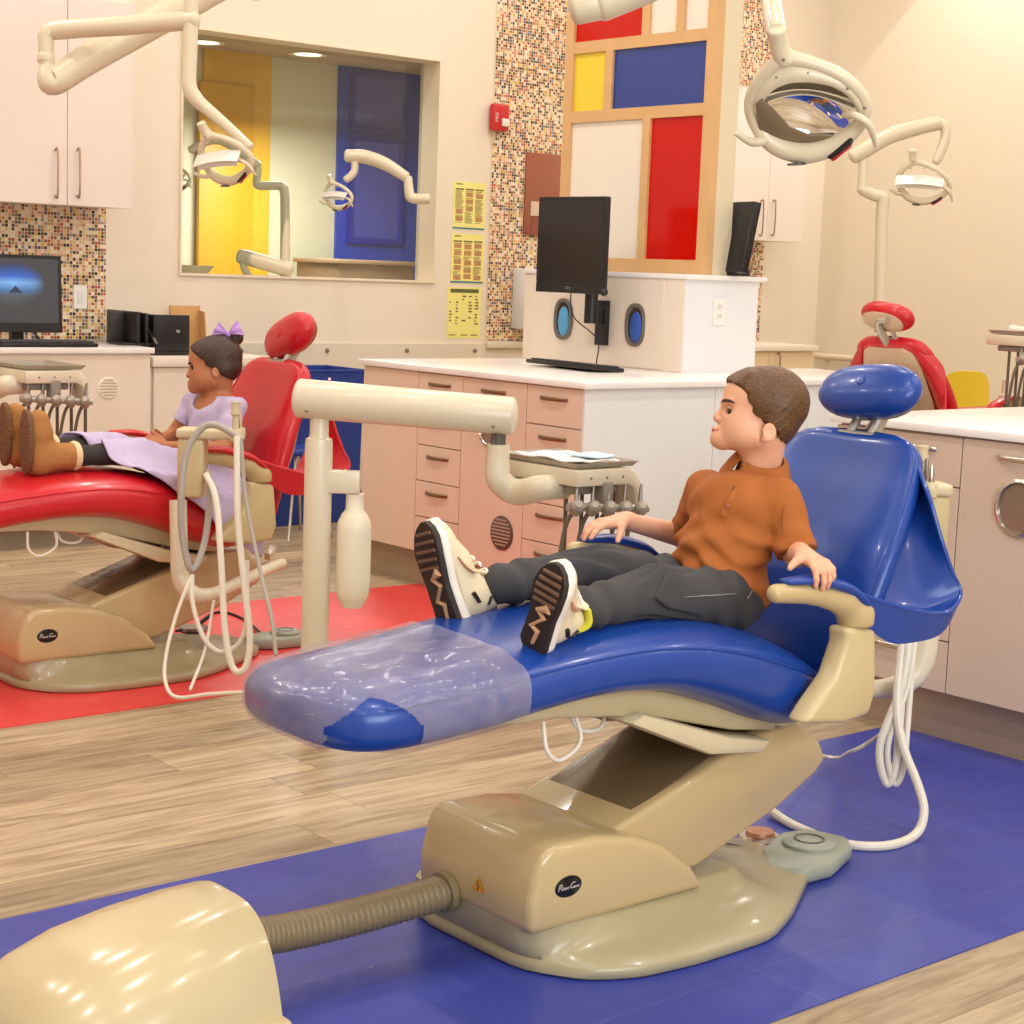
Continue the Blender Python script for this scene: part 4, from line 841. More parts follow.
# red copy for the far station (same moulds, red covers)
def recolour(mp):
    for a, b in mp.items():
        if b.type == 'MESH' and b.data.materials and b.data.materials[0] == vin_b:
            key = b.data.name+'_red'; me = bpy.data.meshes.get(key)
            if me is None: me = b.data.copy(); me.name = key; me.materials[0] = vin_r
            b.data = me
DRED = (.14, 2.60, 0.0)
red_chair, mp = dup(blue_chair, DRED, 'red vinyl dental chair with the girl sitting on it'); recolour(mp)
pv = Vector((2.985-2.55, 0, .475)); MB_ = Matrix.Translation((0, 0, -.03))@Matrix.Translation(pv)@Matrix.Rotation(-.17, 4, 'Y')@Matrix.Translation(-pv)
for o_, c_ in mp.items():
    if c_.name.split('.')[0] == 'headrest':
        hq = MB_@Vector((3.296-2.55, 0, 1.105)); c_.matrix_local = Matrix.Translation(Vector(CR)*.022-Vector(CU)*.016)@Matrix.Translation(hq)@Matrix.Rotation(-.42, 4, Vector(CF))@Matrix.Translation(-hq)@MB_
    elif c_.name.split('.')[0] in ('backrest', 'headrest_bracket'): c_.matrix_local = MB_
RR = onD(887, 350, 8.5)
red_chair2, mp = dup(blue_chair, (0, 0, 0), 'red vinyl dental chair seen from behind beside the yellow chair'); recolour(mp)
hp = onD(888, 316, 7.9); red_chair2.rotation_euler = (0, 0, PI); red_chair2.location = (hp[0]+.746, hp[1], hp[2]-1.105)
bpy.context.view_layer.update()
for o_, c_ in list(mp.items()):
    if c_.name.startswith('base_plate'): c_.scale = (1, 1, 1)
# clear protective sleeve over the toe of the near chair only
R, xs, t, w = seat_sections(.0075, 2.075, 330, 192)
sl = MB(); rr = random.Random(5); keep = []
Rn = [[tuple(np.array(p)+np.array([0, 0, .0025*math.sin(p[0]*47+p[1]*31)*math.sin(p[1]*53+1)+.002*math.sin(p[0]*19-p[1]*71)]) if p[2] > .57 else p) for p in r] for r in R]
sl.rings(Rn, cap=True); sl.f.pop()
V = np.array(sl.v)
def keepf(f):
    c = V[list(f)].mean(0); q = (c[0]-1.752)/.085, (c[1]-(CY-.20))/.15
    top = .585-.06*abs(q[0])**1.5
    return not (c[1] < CY+.02 and c[2] < top+.02*(1-q[1]) and abs(q[0])**1.6+max(q[1], 0)**1.6 < 1.0)
sl.f = [f for f in sl.f if keepf(f)]
pm, nt, b = nodes_mat('clear_sleeve'); tr = N(nt, 'ShaderNodeBsdfTransparent'); tr.inputs[0].default_value = (.92, .9, .93, 1)
b.inputs['Base Color'].default_value = lin('#cfc4c8'); b.inputs['Roughness'].default_value = .16; b.inputs['Specular IOR Level'].default_value = .8
nz = N(nt, 'ShaderNodeTexNoise'); nz.inputs['Scale'].default_value = 11; nz.inputs['Detail'].default_value = 3; nz.inputs['Distortion'].default_value = 1.2
tc = N(nt, 'ShaderNodeTexCoord'); nt.links.new(tc.outputs['Object'], nz.inputs['Vector']); bp = N(nt, 'ShaderNodeBump'); bp.inputs['Strength'].default_value = .5; bp.inputs['Distance'].default_value = .012; nt.links.new(nz.outputs['Fac'], bp.inputs['Height']); nt.links.new(bp.outputs['Normal'], b.inputs['Normal'])
mx = N(nt, 'ShaderNodeMixShader'); nt.links.new(mth(nt, 'ADD', .10, mth(nt, 'MULTIPLY', nz.outputs['Fac'], .30)), mx.inputs[0]); nt.links.new(tr.outputs[0], mx.inputs[1]); nt.links.new(b.outputs[0], mx.inputs[2]); nt.links.new(mx.outputs[0], nt.nodes['Material Output'].inputs[0])
so_ = obj('clear_sleeve', sl, pm, blue_chair, 60, label='clear plastic protective sleeve over the foot end')
# ================================================================ floor junction box and its corrugated hose
t = thing('junction_box', 'cream floor junction box at the near end of the blue strip, with corrugated hose', 'utility box', (1.35, 2.62, 0))
bx = []
for x, zt_, yn, yf in ((1.03, .03, 2.56, 2.72), (1.045, .075, 2.50, 2.76), (1.08, .115, 2.455, 2.80), (1.15, .155, 2.42, 2.825), (1.25, .185, 2.41, 2.835), (1.38, .203, 2.42, 2.835), (1.50, .212, 2.44, 2.83), (1.585, .214, 2.46, 2.82), (1.605, .212, 2.465, 2.815)):
    r = []; yc = (yn+yf)/2; hy_ = (yf-yn)/2
    for a in np.linspace(0, PI, 34):
        c, s = math.cos(a), math.sin(a); yy = math.copysign(abs(c)**.55, c); zz = s**.62; sh_ = 1-.16*zz
        r.append((x, yc-hy_*yy*sh_+.025*zz, .004+(zt_-.004)*zz))
    bx.append([(1.605-(1.605-p[0])*.84, p[1], p[2]) for p in r])
sh = MB().rings(bx); jb = obj('shell', sh, mat('cream_gloss_plastic', '#cbb98f', .2, coat=.3), t, 50)
sk = MB().prism([(1.11, 2.52), (1.17, 2.43), (1.30, 2.39), (1.61, 2.44), (1.61, 2.84), (1.26, 2.86), (1.14, 2.80), (1.11, 2.70)], .0035, .04, .012, 2); obj('skirt', sk, MATS['cream_gloss_plastic'], t, 40)
hp_ = [V3((1.60, 2.66, .115)), V3((1.75, 2.665, .100)), V3((1.93, 2.665, .098)), V3((2.118, 2.662, .105))]; P = smooth_path(hp_, 40); hr = [.033+(.0035 if k % 3 == 0 else -.0015) for k in range(len(P))]
ho = MB(); ho.tube(P, hr, 20); obj('corrugated_hose', ho, mat('hose_brown', '#8a7858', .42), t, 80)
ho = MB().tube([(2.100, 2.662, .104), (2.1165, 2.662, .105)], [.042, .042], 24); obj('hose_collar', ho, MATS['hose_brown'], t)
# ================================================================ delivery unit: post, arm, tray body, handpieces
def delivery(label, group):
    D = 5.2; pb = V3((2.87, 4.29, 0)); T = thing('delivery_unit', label, 'dental delivery unit', tuple(pb), group)
    top = onD(318, 437, D)[2]; p = MB()
    p.lathe([(.085, .003), (.085, .012), (.06, .02), (.041, .03), (.041, top-.015), (.039, top), (.030, top+.004), (.028, top+.012), (.028, top+.075)], pb, 28); obj('post', p, pole_m, T, 40)
    a, b = onD(300, 400, D), onD(521, 425, D-.12); a[2] = b[2] = (a[2]+b[2])/2; a = np.array([pb[0]-.045, pb[1]+.04, top+.117]); b = a+(b-a)*V3((.955, .955, 0)); b[2] = a[2]-.024
    ar = MB().tube([a, b], [.058, .056], 28, round_end=.35); am_ = obj('arm', ar, pole_m, T, 40)
    d = (b-a)/np.linalg.norm(b-a); sc_ = MB()
    for q, u in ((.055, .06), (.93, 0)): c = a+d*np.linalg.norm(b-a)*q; sc_.ball(c+V3((-.035, -.03, -.03)), .006, 10, 6)
    obj('screw', sc_, steel, am_)
    # elbow
    e0 = b-d*.035; el = MB().tube([e0+V3((0, 0, -.05)), e0+V3((0, 0, -.085))], .022, 16); el.tube([e0+V3((-.006, 0, -.04)), e0+V3((-.02, 0, -.08)), e0+V3((-.02, 0, -.10))], .008, 8); obj('joint', el, mat('joint_dark', '#5b554c', .4), T)
    Cn = onD(578, 471, 4.95); zt_ = Cn[2]
    e1 = [e0+V3((0, 0, -.085)), e0+V3((0, 0, -.14)), e0+V3((.005, -.005, -.19)), e0+V3((.05, -.03, -.225)), V3((Cn[0]-.02, Cn[1]+.13, zt_-.062)), V3((Cn[0]+.06, Cn[1]+.12, zt_-.062))]
    obj('elbow', MB().tube(e1, [.034, .036, .038, .040, .038, .036], 22, 6), pole_m, T, 60)
    ylen = abs(onX(494, 461, Cn[0])[1]-Cn[1]); xlen = abs(onY(631, 471, Cn[1])[0]-Cn[0])
    bd = MB().box((Cn[0], Cn[1], zt_-.048), (Cn[0]+xlen, Cn[1]+ylen, zt_), .006); bdy = obj('tray_body', bd, pole_m, T, 40)
    br = MB().prism([(Cn[0]+xlen-.01, zt_-.002), (Cn[0]+xlen+.02, zt_-.006), (Cn[0]+xlen+.05, zt_-.05), (Cn[0]+xlen+.052, zt_-.14), (Cn[0]+xlen+.03, zt_-.14), (Cn[0]+xlen+.02, zt_-.06), (Cn[0]+xlen-.01, zt_-.045)], Cn[1]+.002, Cn[1]+.10, .006, 2, 'y'); obj('side_bracket', br, pole_m, T, 40)
    sc_ = MB()
    for k in (.25, .55, .85): sc_.lathe([(.004, 0), (.004, .002), (.001, .003)], (Cn[0]+xlen*k, Cn[1]+.0005, zt_-.024), 10, (0, -1, 0))
    obj('body_screw', sc_, steel, bdy)
    ui = MB().box((Cn[0]+.02, Cn[1]+.03, zt_-.075), (Cn[0]+xlen-.02, Cn[1]+ylen-.05, zt_-.049), .008); obj('underside', ui, mat('under_grey', '#8c8578', .5), T)
    # holder rail with handpieces
    h0, h1 = V3((Cn[0]-.015, Cn[1]+.02, zt_-.105)), V3((Cn[0]+xlen+.045, Cn[1]-.03, zt_-.118)); nh = 5
    obj('holder_rail', MB().tube([h0, h1], .012, 12), mat('holder_grey', '#a79f92', .3, metal=.3), T)
    obj('rail_stem', MB().box((h0+h1)/2+V3((-.02, .0, .0)), (h0+h1)/2+V3((.02, .05, .075)), .006), mat('under_grey', '#8c8578', .5), T)
    for k in range(nh):
        c = h0+(h1-h0)*(k+.5)/nh; g_ = MB().lathe([(.008, -.03), (.018, -.022), (.021, 0), (.018, .018), (.010, .026)], c+V3((-.006, -.01, 0)), 16, (-.25, -.5, .35)); hh = obj('handpiece_holder', g_, MATS['holder_grey'], T)
        hz = MB().tube([c+V3((0, 0, .0)), c+V3((-.02, .02, -.06)), c+V3((-.035, .03, -.20)), c+V3((-.02, .06, -.34-.02*k)), c+V3((.03, .09, -.36)), c+V3((.05, .10, -.2)), c+V3((.05, .10, .06))], .0065, 8, 6); obj('handpiece_hose', hz, mat('hose_taupe', '#6a5d4d', .45), T)
        hpz = MB().tube([c+V3((0, 0, .005)), c+V3((.004, .004, .035)), c+V3((.01, .008, .07))], [.007, .006, .004], 10); obj('handpiece', hpz, steel, hh)
    # water bottle on its bracket
    bz = onD(350, 481, D)[2]; bc = pb+V3((.085, -.07, 0)); 
    bk_ = MB().box((-.02, -.028, bz-.032), (.125, .028, bz+.034), .006).xform(lambda p: pb+np.array([p[0]*.77+p[1]*.63, -p[0]*.63+p[1]*.77, p[2]])); obj('bottle_bracket', bk_, pole_m, T, 40)
    bt_ = MB().lathe([(.001, -.375), (.030, -.375), (.034, -.365), (.043, -.35), (.049, -.33), (.051, -.29), (.051, -.14), (.048, -.115), (.038, -.095), (.027, -.08), (.026, -.04), (.028, -.033), (.001, -.033)], (bc[0], bc[1], bz), 32); obj('water_bottle', bt_, mat('bottle_white', '#efe7cf', .35, sss=.15), T, 60)
    return T, Cn, xlen, ylen
du, Cn, dxl, dyl = delivery('ivory delivery unit with white water bottle and handpieces beside the blue chair', 'dental delivery units')
def tray(c, label):
    t = thing('instrument_tray', label, 'tray', tuple(c)); x, y, z = c; w_, l_ = dxl*.5+.015, dyl*.5-.012
    tr_ = MB().rings([[(x+sx*(w_*k), y+sy*(l_*k), z+h) for sx, sy in ((-1, -1), (1, -1), (1, 1), (-1, 1))] for k, h in ((.94, .0015), (1.0, .014), (1.03, .016), (1.03, .018), (.985, .016), (.93, .004))], cap=True); obj('dish', tr_, mat('tray_steel', '#b5ada0', .3, metal=.6), t, 20)
    return t
tray((Cn[0]+dxl/2+.02, Cn[1]+dyl/2, Cn[2]+.001), 'steel instrument tray with white paper on the delivery unit by the boy')
px_ = MB(); cx_, cy_, cz_ = Cn[0]+dxl/2+.02, Cn[1]+dyl/2, Cn[2]+.006
px_.grid([[(cx_+u, cy_+v, cz_+.012+.004*math.sin(u*60)*math.cos(v*40)) for v in np.linspace(-dyl*.36, dyl*.36, 14)] for u in np.linspace(-dxl*.42, dxl*.42, 12)], .003); o = obj('tray_paper', px_, mat('paper_white', '#f4f0ea', .7), loc=(cx_, cy_, cz_)); tag(o, 'crumpled white paper liner lying in the steel tray', 'paper')
nb = MB().grid([[(cx_+.03+u, cy_-.07+v, cz_+.023+.006*math.cos(u*30)*math.cos(v*50)) for v in np.linspace(-.05, .05, 8)] for u in np.linspace(-.06, .06, 10)], .004); o = obj('bib_cloth', nb, mat('bib_blue', '#c6dbe8', .8), loc=(cx_, cy_-.07, cz_)); tag(o, 'folded pale blue bib on the white tray paper', 'cloth')
cr = onD(26, 371, 6.5); du2, mp = dup(du, tuple(cr-Cn), 'delivery unit with hanging handpieces above the girl\'s boots'); 
tray(tuple(cr+V3((dxl/2+.02, dyl/2, .001))), 'dark instrument tray on the delivery unit above the girl\'s boots')
cr2 = onD(1058, 338, 7.7); du3, mp = dup(du, tuple(cr2-Cn), 'delivery unit at the right edge near the yellow chair', skip=('water_bottle', 'bottle_bracket', 'arm', 'elbow', 'joint'))
tray(tuple(cr2+V3((dxl/2+.02, dyl/2, .001))), 'dark instrument tray at the right edge above the yellow chair')
for u in (du2, du3):
    u.location[2] = 0
    dz = (cr if u is du2 else cr2)[2]-Cn[2]
    for ch in u.children: ch.location[2] = dz
    for ch in u.children:
        if ch.name.startswith('post'): ch.location[2] = 0; ch.location[0] += 0 if u is du2 else 1.05
        if u is du3 and ch.name.split('.')[0] in ('handpiece_holder', 'holder_rail', 'rail_stem', 'handpiece_hose'): ch.location[1] += .17
obj('support_arm', MB().tube([cr2+V3((.15, .1, -.07)), cr2+V3((.45, .2, -.07)), cr2+V3((.55, .25, -.05)), V3(du3.location)+V3((1.05, 0, (cr2-Cn)[2]+.80))], .035, 16, 4), pole_m, du3, 60)
# ================================================================ assistant suction units
def assistant(name, label, tube, r, post, box, hold, group, hand):
    T = thing(name, label, 'suction unit', (post[0][0], post[0][1], 0), group)
    obj('support_arm', MB().tube(tube, r, 18, 8), pole_m, T, 60)
    c, u, w_, h_, d_ = box; u = V3(u)/np.linalg.norm(u); v = np.cross((0, 0, 1), u); c = V3(c)
    bxo = MB().box((-w_/2, -d_/2, -h_), (w_/2, d_/2, 0), .012, 3).xform(lambda p: c+u*p[0]+v*p[1]+V3((0, 0, p[2]))); obj('housing', bxo, MATS['beige_satin'], T, 40)
    hl, clip_at = hold
    pl = MB().box((-w_/2-.004, -d_/2-.006, -.002), (hl, d_/2+.006, .03), .01, 3).xform(lambda p: c+u*p[0]+v*p[1]+V3((0, 0, p[2]))); hb = obj('holder_bar', pl, MATS['ivory_plastic'], T, 40)
    for k in range(3):
        q = c+u*clip_at+v*(-.04+.036*k)
        cl = MB().lathe([(.019, -.012), (.021, 0), (.021, .018), (.017, .026), (.013, .026)], q+V3((0, 0, .008)), 18); obj('clip', cl, MATS['ivory_plastic'], hb)
        tip = [[(.009, 0), (.011, .03), (.010, .055), (.017, .062), (.014, .085), (.017, .10), (.001, .10)], [(.008, 0), (.009, .03), (.006, .045), (.005, .07), (.001, .072)], [(.007, 0), (.010, .02), (.007, .045), (.003, .06), (.001, .06)]][k]
        obj('suction_tip', MB().lathe(tip, q+V3((0, 0, .02)), 14), hand[k], hb)
    return T
tb = [(2.93, 2.90, .36), (3.10, 2.90, .33), (3.35, 2.86, .32), (3.56, 2.765, .318), (3.645, 2.715, .335), (3.69, 2.695, .40), (3.70, 2.70, .55), (3.70, 2.705, .77)]
bx_ = onD(944, 492, 4.5)
as1 = assistant('suction_unit', 'suction tip holder on a curved ivory arm behind the blue chair', tb, [.020, .020, .020, .022, .030, .035, .034, .032], [(3.70, 2.70, 0)], ((3.690, 2.708, bx_[2]-.004), (-.85, .55, 0), .085, .17, .085), (.075, .012), 'suction units', [MATS['ivory_plastic'], steel, chrome])
def wp(pts): return [onD(*p) for p in pts]
hz = MB()
for k, (x0, x1) in enumerate(((915, 886), (921, 894))):
    hz.tube(wp([(x0, 500, 4.47), (x0-3, 600, 4.45), (x0-12, 680, 4.43), (x1-6, 745, 4.42), (x1, 783, 4.42), (x1+9, 770, 4.42), (x1+14, 720, 4.44), (x1+20, 640, 4.46), (x1+26, 560, 4.48)]), .0105 if k == 0 else .008, 10, 6)
o1 = obj('suction_hose', hz, hose_w, as1)
hz = MB().tube(wp([(907, 510, 4.47), (905, 610, 4.46), (897, 700, 4.42), (903, 745, 4.40), (918, 785, 4.36), (924, 812, 4.33), (915, 835, 4.30)]) + [onZ(885, 846, .012), onZ(840, 843, .012), onZ(795, 826, .012), onZ(770, 810, .02)], .0115, 10, 6); obj('suction_hose', hz, hose_w, as1)
hz = MB().tube(wp([(880, 735, 4.42), (868, 743, 4.5), (850, 752, 4.55)])+[onZ(827, 757, .03), V3((3.03, 2.75, .3))], .0055, 8, 6); obj('thin_cable', hz, hose_w, as1)
# far station: post on the near side of the red chair
D = 5.55; A_ = onD(178, 500, D)
tb = wp([(283, 563, 5.9), (270, 568, 5.85), (240, 582, 5.7), (212, 594, 5.6), (193, 594, D), (181, 580, D), (179, 545, D), (178, 500, D)])
bxc = onD(193, 437, D)
as2 = assistant('suction_unit', 'suction tip holder standing in front of the girl on a white curved arm', tb, [.018, .018, .020, .022, .028, .029, .028, .028], [tb[-1]], (tuple(bxc), (.764, -.645, 0), .085, .19, .09), (.155, .141), 'suction units', [MATS['ivory_plastic'], steel, MATS['ivory_plastic']])
fl = MB().box((-.02, -.02, -.012), (.16, .02, .012), .004).xform(lambda p: onD(268, 556, 6.05)+np.array([p[0]*.6, p[0]*.75+p[1], p[2]])); obj('arm_link', fl, pole_m, as2)
def hose(pts, r, m, parent, n=6): obj('suction_hose', MB().tube(wp(pts), r, 10, n), m, parent)
hose([(243, 440, 5.42), (216, 425, 5.42), (200, 430, 5.42), (186, 455, 5.42), (181, 500, 5.42), (183, 540, 5.44), (192, 570, 5.45), (205, 540, 5.5), (210, 490, 5.52), (207, 470, 5.55)], .011, hose_g, as2)
hose([(237, 436, 5.4), (238, 520, 5.38), (245, 590, 5.36), (250, 640, 5.34), (245, 668, 5.33), (233, 668, 5.34), (225, 630, 5.36), (221, 560, 5.4), (216, 500, 5.45), (206, 474, 5.5)], .0105, hose_w, as2)
hose([(241, 440, 5.4), (246, 500, 5.38), (260, 570, 5.3), (272, 620, 5.2), (276, 655, 5.15)], .0065, hose_g, as2)
hose([(192, 575, 5.45), (178, 610, 5.4), (167, 650, 5.35), (165, 680, 5.3), (176, 697, 5.24), (210, 694, 5.2), (250, 692, 5.15), (290, 690, 5.1)], .006, hose_w, as2)
hose([(192, 575, 5.45), (193, 605, 5.42), (205, 640, 5.4), (225, 652, 5.4), (245, 630, 5.4), (247, 560, 5.42)], .0075, hose_w, as2)
hose([(214, 600, 5.45), (205, 650, 5.4), (190, 690, 5.3)], .005, hose_w, as2)
# ================================================================ foot controls
ft = mat('foot_grey', '#9aa08f', .35)
def foot_control(c, ang, label, sc=1.0):
    t = thing('foot_control', label, 'foot pedal', (c[0], c[1], 0), 'foot controls'); R = rotm((0, 0, 1), ang)
    P = [(-.15, .02), (-.13, -.045), (-.05, -.075), (.07, -.07), (.12, -.045), (.125, .04), (.07, .075), (-.05, .07)]
    def q(p): return np.array([c[0], c[1], 0])+R@(p*np.array([sc, sc, 1]))
    obj('shell', MB().prism(P, .003, .042, .012, 2).xform(q), ft, t, 40); obj('disc', MB().lathe([(.052, .041), (.052, .05), (.044, .056), (.001, .056)], (.02, 0, 0), 28).xform(q), ft, t); obj('disc_ring', MB().lathe([(.03, .0555), (.03, .0585), (.026, .0585), (.026, .0555)], (.02, 0, 0), 24).xform(q), mat('foot_dark', '#5b6156', .4), t)
    return t
fc = onZ(800, 862, .02); FC1 = foot_control((fc[0]+.04, fc[1]+.02), .35, 'grey foot control on the blue strip behind the near chair base', 1.22)
fc2 = onZ(280, 640, .02); FC2 = foot_control((fc2[0], fc2[1]), -.1, 'grey foot control on the red strip beside the far suction arm')
cd = MB().tube([V3((2.9, 2.72, .05)), onZ(752, 850, .03), onZ(780, 866, .03)], .005, 8, 6); obj('cord', cd, boot, FC1)
cd = MB().tube([onZ(268, 640, .02), onZ(245, 620, .008), onZ(222, 612, .008), onZ(205, 618, .008), onZ(185, 640, .04)], .005, 8, 6); obj('cord', cd, boot, FC2)
rc_ = onZ(760, 836, .02); t = thing('chair_lever', 'chrome round pedal with a copper coloured top behind the near chair base', 'pedal', (rc_[0], rc_[1], 0))
obj('disc', MB().lathe([(.05, .004), (.055, .012), (.05, .022), (.001, .024)], (rc_[0], rc_[1], 0), 28), chrome, t); obj('pad', MB().lathe([(.036, .023), (.034, .032), (.001, .034)], (rc_[0]+.005, rc_[1]+.004, 0), 24), mat('copper_pad', '#b8805e', .3, metal=.4), t); obj('lever', MB().box((rc_[0]-.12, rc_[1]-.07, .012), (rc_[0]+.01, rc_[1]-.04, .03), .004), steel, t)
rc2 = onZ(193, 632, .03); t = thing('chair_lever', 'metal pedal with looped cords at the back of the far chair base', 'pedal', (rc2[0], rc2[1], .0))
obj('disc', MB().lathe([(.05, .033), (.055, .041), (.05, .051), (.001, .053)], (rc2[0], rc2[1], 0), 28), steel, t); obj('cord_loop', MB().tube([V3((rc2[0]-.12, rc2[1], .10)), V3((rc2[0]-.1, rc2[1]-.05, .16)), V3((rc2[0], rc2[1]-.05, .17)), V3((rc2[0]+.08, rc2[1], .1)), V3((rc2[0]+.03, rc2[1]+.02, .05)), V3((rc2[0]-.08, rc2[1]-.02, .045))], .005, 8, 6), boot, t)
# ================================================================ operating lamps
lampm = mat('lamp_ivory', '#d9cdb0', .3, coat=.2); lampd = mat('lamp_inner', '#7d6b50', .4); mirr = mat('mirror', '#f2f2f2', .03, metal=1)
def build_lamp_parts():
    ctl = [((-.055, -.015, .132), .021), ((.02, -.01, .116), .017), ((.09, .0, .076), .017), ((.138, .008, .012), .0155), ((.128, .018, -.045), .018), ((.072, .032, -.095), .024), ((-.005, .04, -.116), .027), ((-.082, .03, -.095), .024), ((-.126, .012, -.045), .018), ((-.142, .0, .02), .0155), ((-.112, -.008, .086), .017)]
    pts = [V3(c) for c, r in ctl]; rad = [r for c, r in ctl]; n = len(pts); P = []; R_ = []
    for i in range(n):
        a, b, c, d = pts[i-1], pts[i], pts[(i+1) % n], pts[(i+2) % n]
        for k in range(8):
            t = k/8; P.append(.5*(2*b+(c-a)*t+(2*a-5*b+4*c-d)*t*t+(3*b-a-3*c+d)*t**3)); R_.append(rad[i]*(1-t)+rad[(i+1) % n]*t)
    fr_ = MB().tube(P, R_, 16, closed=True, up0=(0, 1, 0))
    nk = MB().tube([(-.073, -.022, .215), (-.070, -.02, .185), (-.066, -.018, .160), (-.052, -.015, .130)], [.022, .022, .024, .026], 18, 5, round_end=.3)
    def mir(q, a, off=0): return (.004+.116*q*math.cos(a), -.030+.040*q*q+off, -.002+.090*q*math.sin(a)-.016*math.cos(a)*q)
    mi = MB().rings([[mir(q, a) for a in np.linspace(0, 2*PI, 56, endpoint=False)] for q in np.linspace(.02, 1, 18)], cap=False)
    bk_ = MB().rings([[mir(q, a, -.008) for a in np.linspace(0, 2*PI, 56, endpoint=False)] for q in np.linspace(.02, 1.06, 14)], cap=False)
    G = []
    for a in np.linspace(-.05, PI+.15, 30):
        o_ = min(P, key=lambda p: (math.atan2(p[2], p[0])-a)**2 if abs(math.atan2(p[2], p[0])-a) < PI else 9); q = V3(mir(1.0, a, .006)); G.append([q*(1-u)+o_*u+V3((0, .010*math.sin(u*PI), 0)) for u in np.linspace(0, 1, 6)])
    wb = MB().grid(G, .006)
    shd = MB().prism([(-.128, .035), (-.112, .050), (-.085, .018), (-.045, -.040), (.0, -.066), (.05, -.070), (.085, -.080), (.06, -.098), (.0, -.112), (-.075, -.095), (-.122, -.045)], .022, .030, .003, 2, 'y')
    hl = MB().tube([(-.105, .03, -.075), (-.14, .05, -.064), (-.176, .062, -.026)], [.014, .011, .007], 12, 6, round_end=.8)
    hr_ = MB().tube([(.088, .03, -.010), (.115, .05, .002), (.148, .06, -.022), (.166, .062, -.085)], [.008, .010, .010, .006], 12, 6, round_end=.8)
    bu = MB().lathe([(.024, 0), (.024, .003), (.001, .005)], (-.03, .062, -.130), 24, (0, .7, -.7))
    dsp = MB().tube([(.055, .054, -.112), (.10, .047, -.078)], .014, 12, flat=.5, round_end=.8); dr_ = MB().tube([(.062, .052, -.124), (.100, .045, -.092)], .011, 12, flat=.5, round_end=.8)
    scw = MB()
    for p in ((-.075, .010, .100), (.0, .010, .108), (.095, .018, .062), (.138, .024, .005), (-.058, .008, .15)): scw.ball(p, .0045, 8, 6)
    bl = MB().grid([[(x, .015+.06*v, .058-.030*v-.9*(x+.02)**2+.02*v*(x+.1)) for v in np.linspace(0, 1, 7)] for x in np.linspace(-.15, .11, 16)], .006)
    b2 = MB().grid([[(x, .012+.05*v, .020-.028*v-.7*(x+.03)**2) for v in np.linspace(0, 1, 7)] for x in np.linspace(-.145, .085, 16)], .005)
    return [('lamp_frame', fr_, lampm), ('lamp_neck', nk, lampm), ('hood', wb, lampm), ('reflector', mi, mirr), ('reflector_shell', bk_, lampm), ('bulb_shield', shd, lampd), ('lamp_handle', hl, lampm), ('lamp_handle', hr_, lampm), ('button', bu, mat('button_dark', '#3a3632', .3)), ('touch_panel', dsp, blackp), ('touch_stripe', dr_, mat('panel_red', '#c8323a', .3)), ('frame_screw', scw, steel), ('hood_blade', bl, mat('blade_white', '#efe9dd', .3)), ('hood_blade', b2, MATS['blade_white'])]
LP = build_lamp_parts()
def lamp(name, label, c, fwd, roll, scale, arms, group='operating lamps', far=True, neck=None):
    far_skip = ('reflector', 'reflector_shell', 'bulb_shield', 'hood')
    """arms: list of (points, radii); fwd: the way the light shines"""
    f = V3(fwd)/np.linalg.norm(fwd); x = np.cross(f, (0, 0, 1)); x /= np.linalg.norm(x); x = -x if x@CR < 0 else x; z = np.cross(x, f); z = -z if z[2] < 0 else z
    Q = rotm(f, roll); x, z = Q@x, Q@z; c = V3(c); T = thing(name, label, 'dental lamp', tuple(c), group); hd = None
    for nm, mb_, m_ in LP:
        if nm in (far_skip if far else ('hood_blade',)): continue
        q = MB(); q.v = [tuple(c+scale*(x*p[0]+f*p[1]+z*p[2]*(.84 if far else 1))) for p in mb_.v]; q.f = list(mb_.f); o = obj(nm, q, m_, hd or T, 60)
        if hd is None: hd = o
    for k, (pts, rad) in enumerate(arms): obj('arm' if k else 'arm_post', MB().tube(pts, rad, 18, 6, round_end=.5), lampm if name != 'x' else None, T, 60)
    def loc(px, py, pz): return c+scale*(x*px+f*py+z*pz)
    if neck: obj('arm_post', MB().tube([loc(-.073, -.022, .205)]+neck, [.022]+[.024]*len(neck), 18, 6), lampm, T, 60)
    return T, loc
c1 = onD(808, 106, 3.9); f1 = V3((-.62, -.62, -.84)); top = onD(770, -10, 3.93)
lamp('operating_lamp', 'large ivory dental lamp with mirror hanging above the boy', c1, f1, .10, .90, [([onD(600, 2, 3.95), onD(640, -14, 3.95), onD(770, -66, 3.95)], [.045, .045, .04]), ([onD(576, 8, 3.95), onD(600, 2, 3.95)], [.038, .040]), ([onD(769, -66, 3.95), V3((3.1, 2.75, 3.3)), V3((3.1, 2.75, 4.19))], [.035, .035, .035])], far=False, neck=[onD(771, 0, 3.95), onD(769, -25, 3.95), onD(769, -66, 3.95)])
D2 = 6.2; c2 = onD(227, 158, D2)
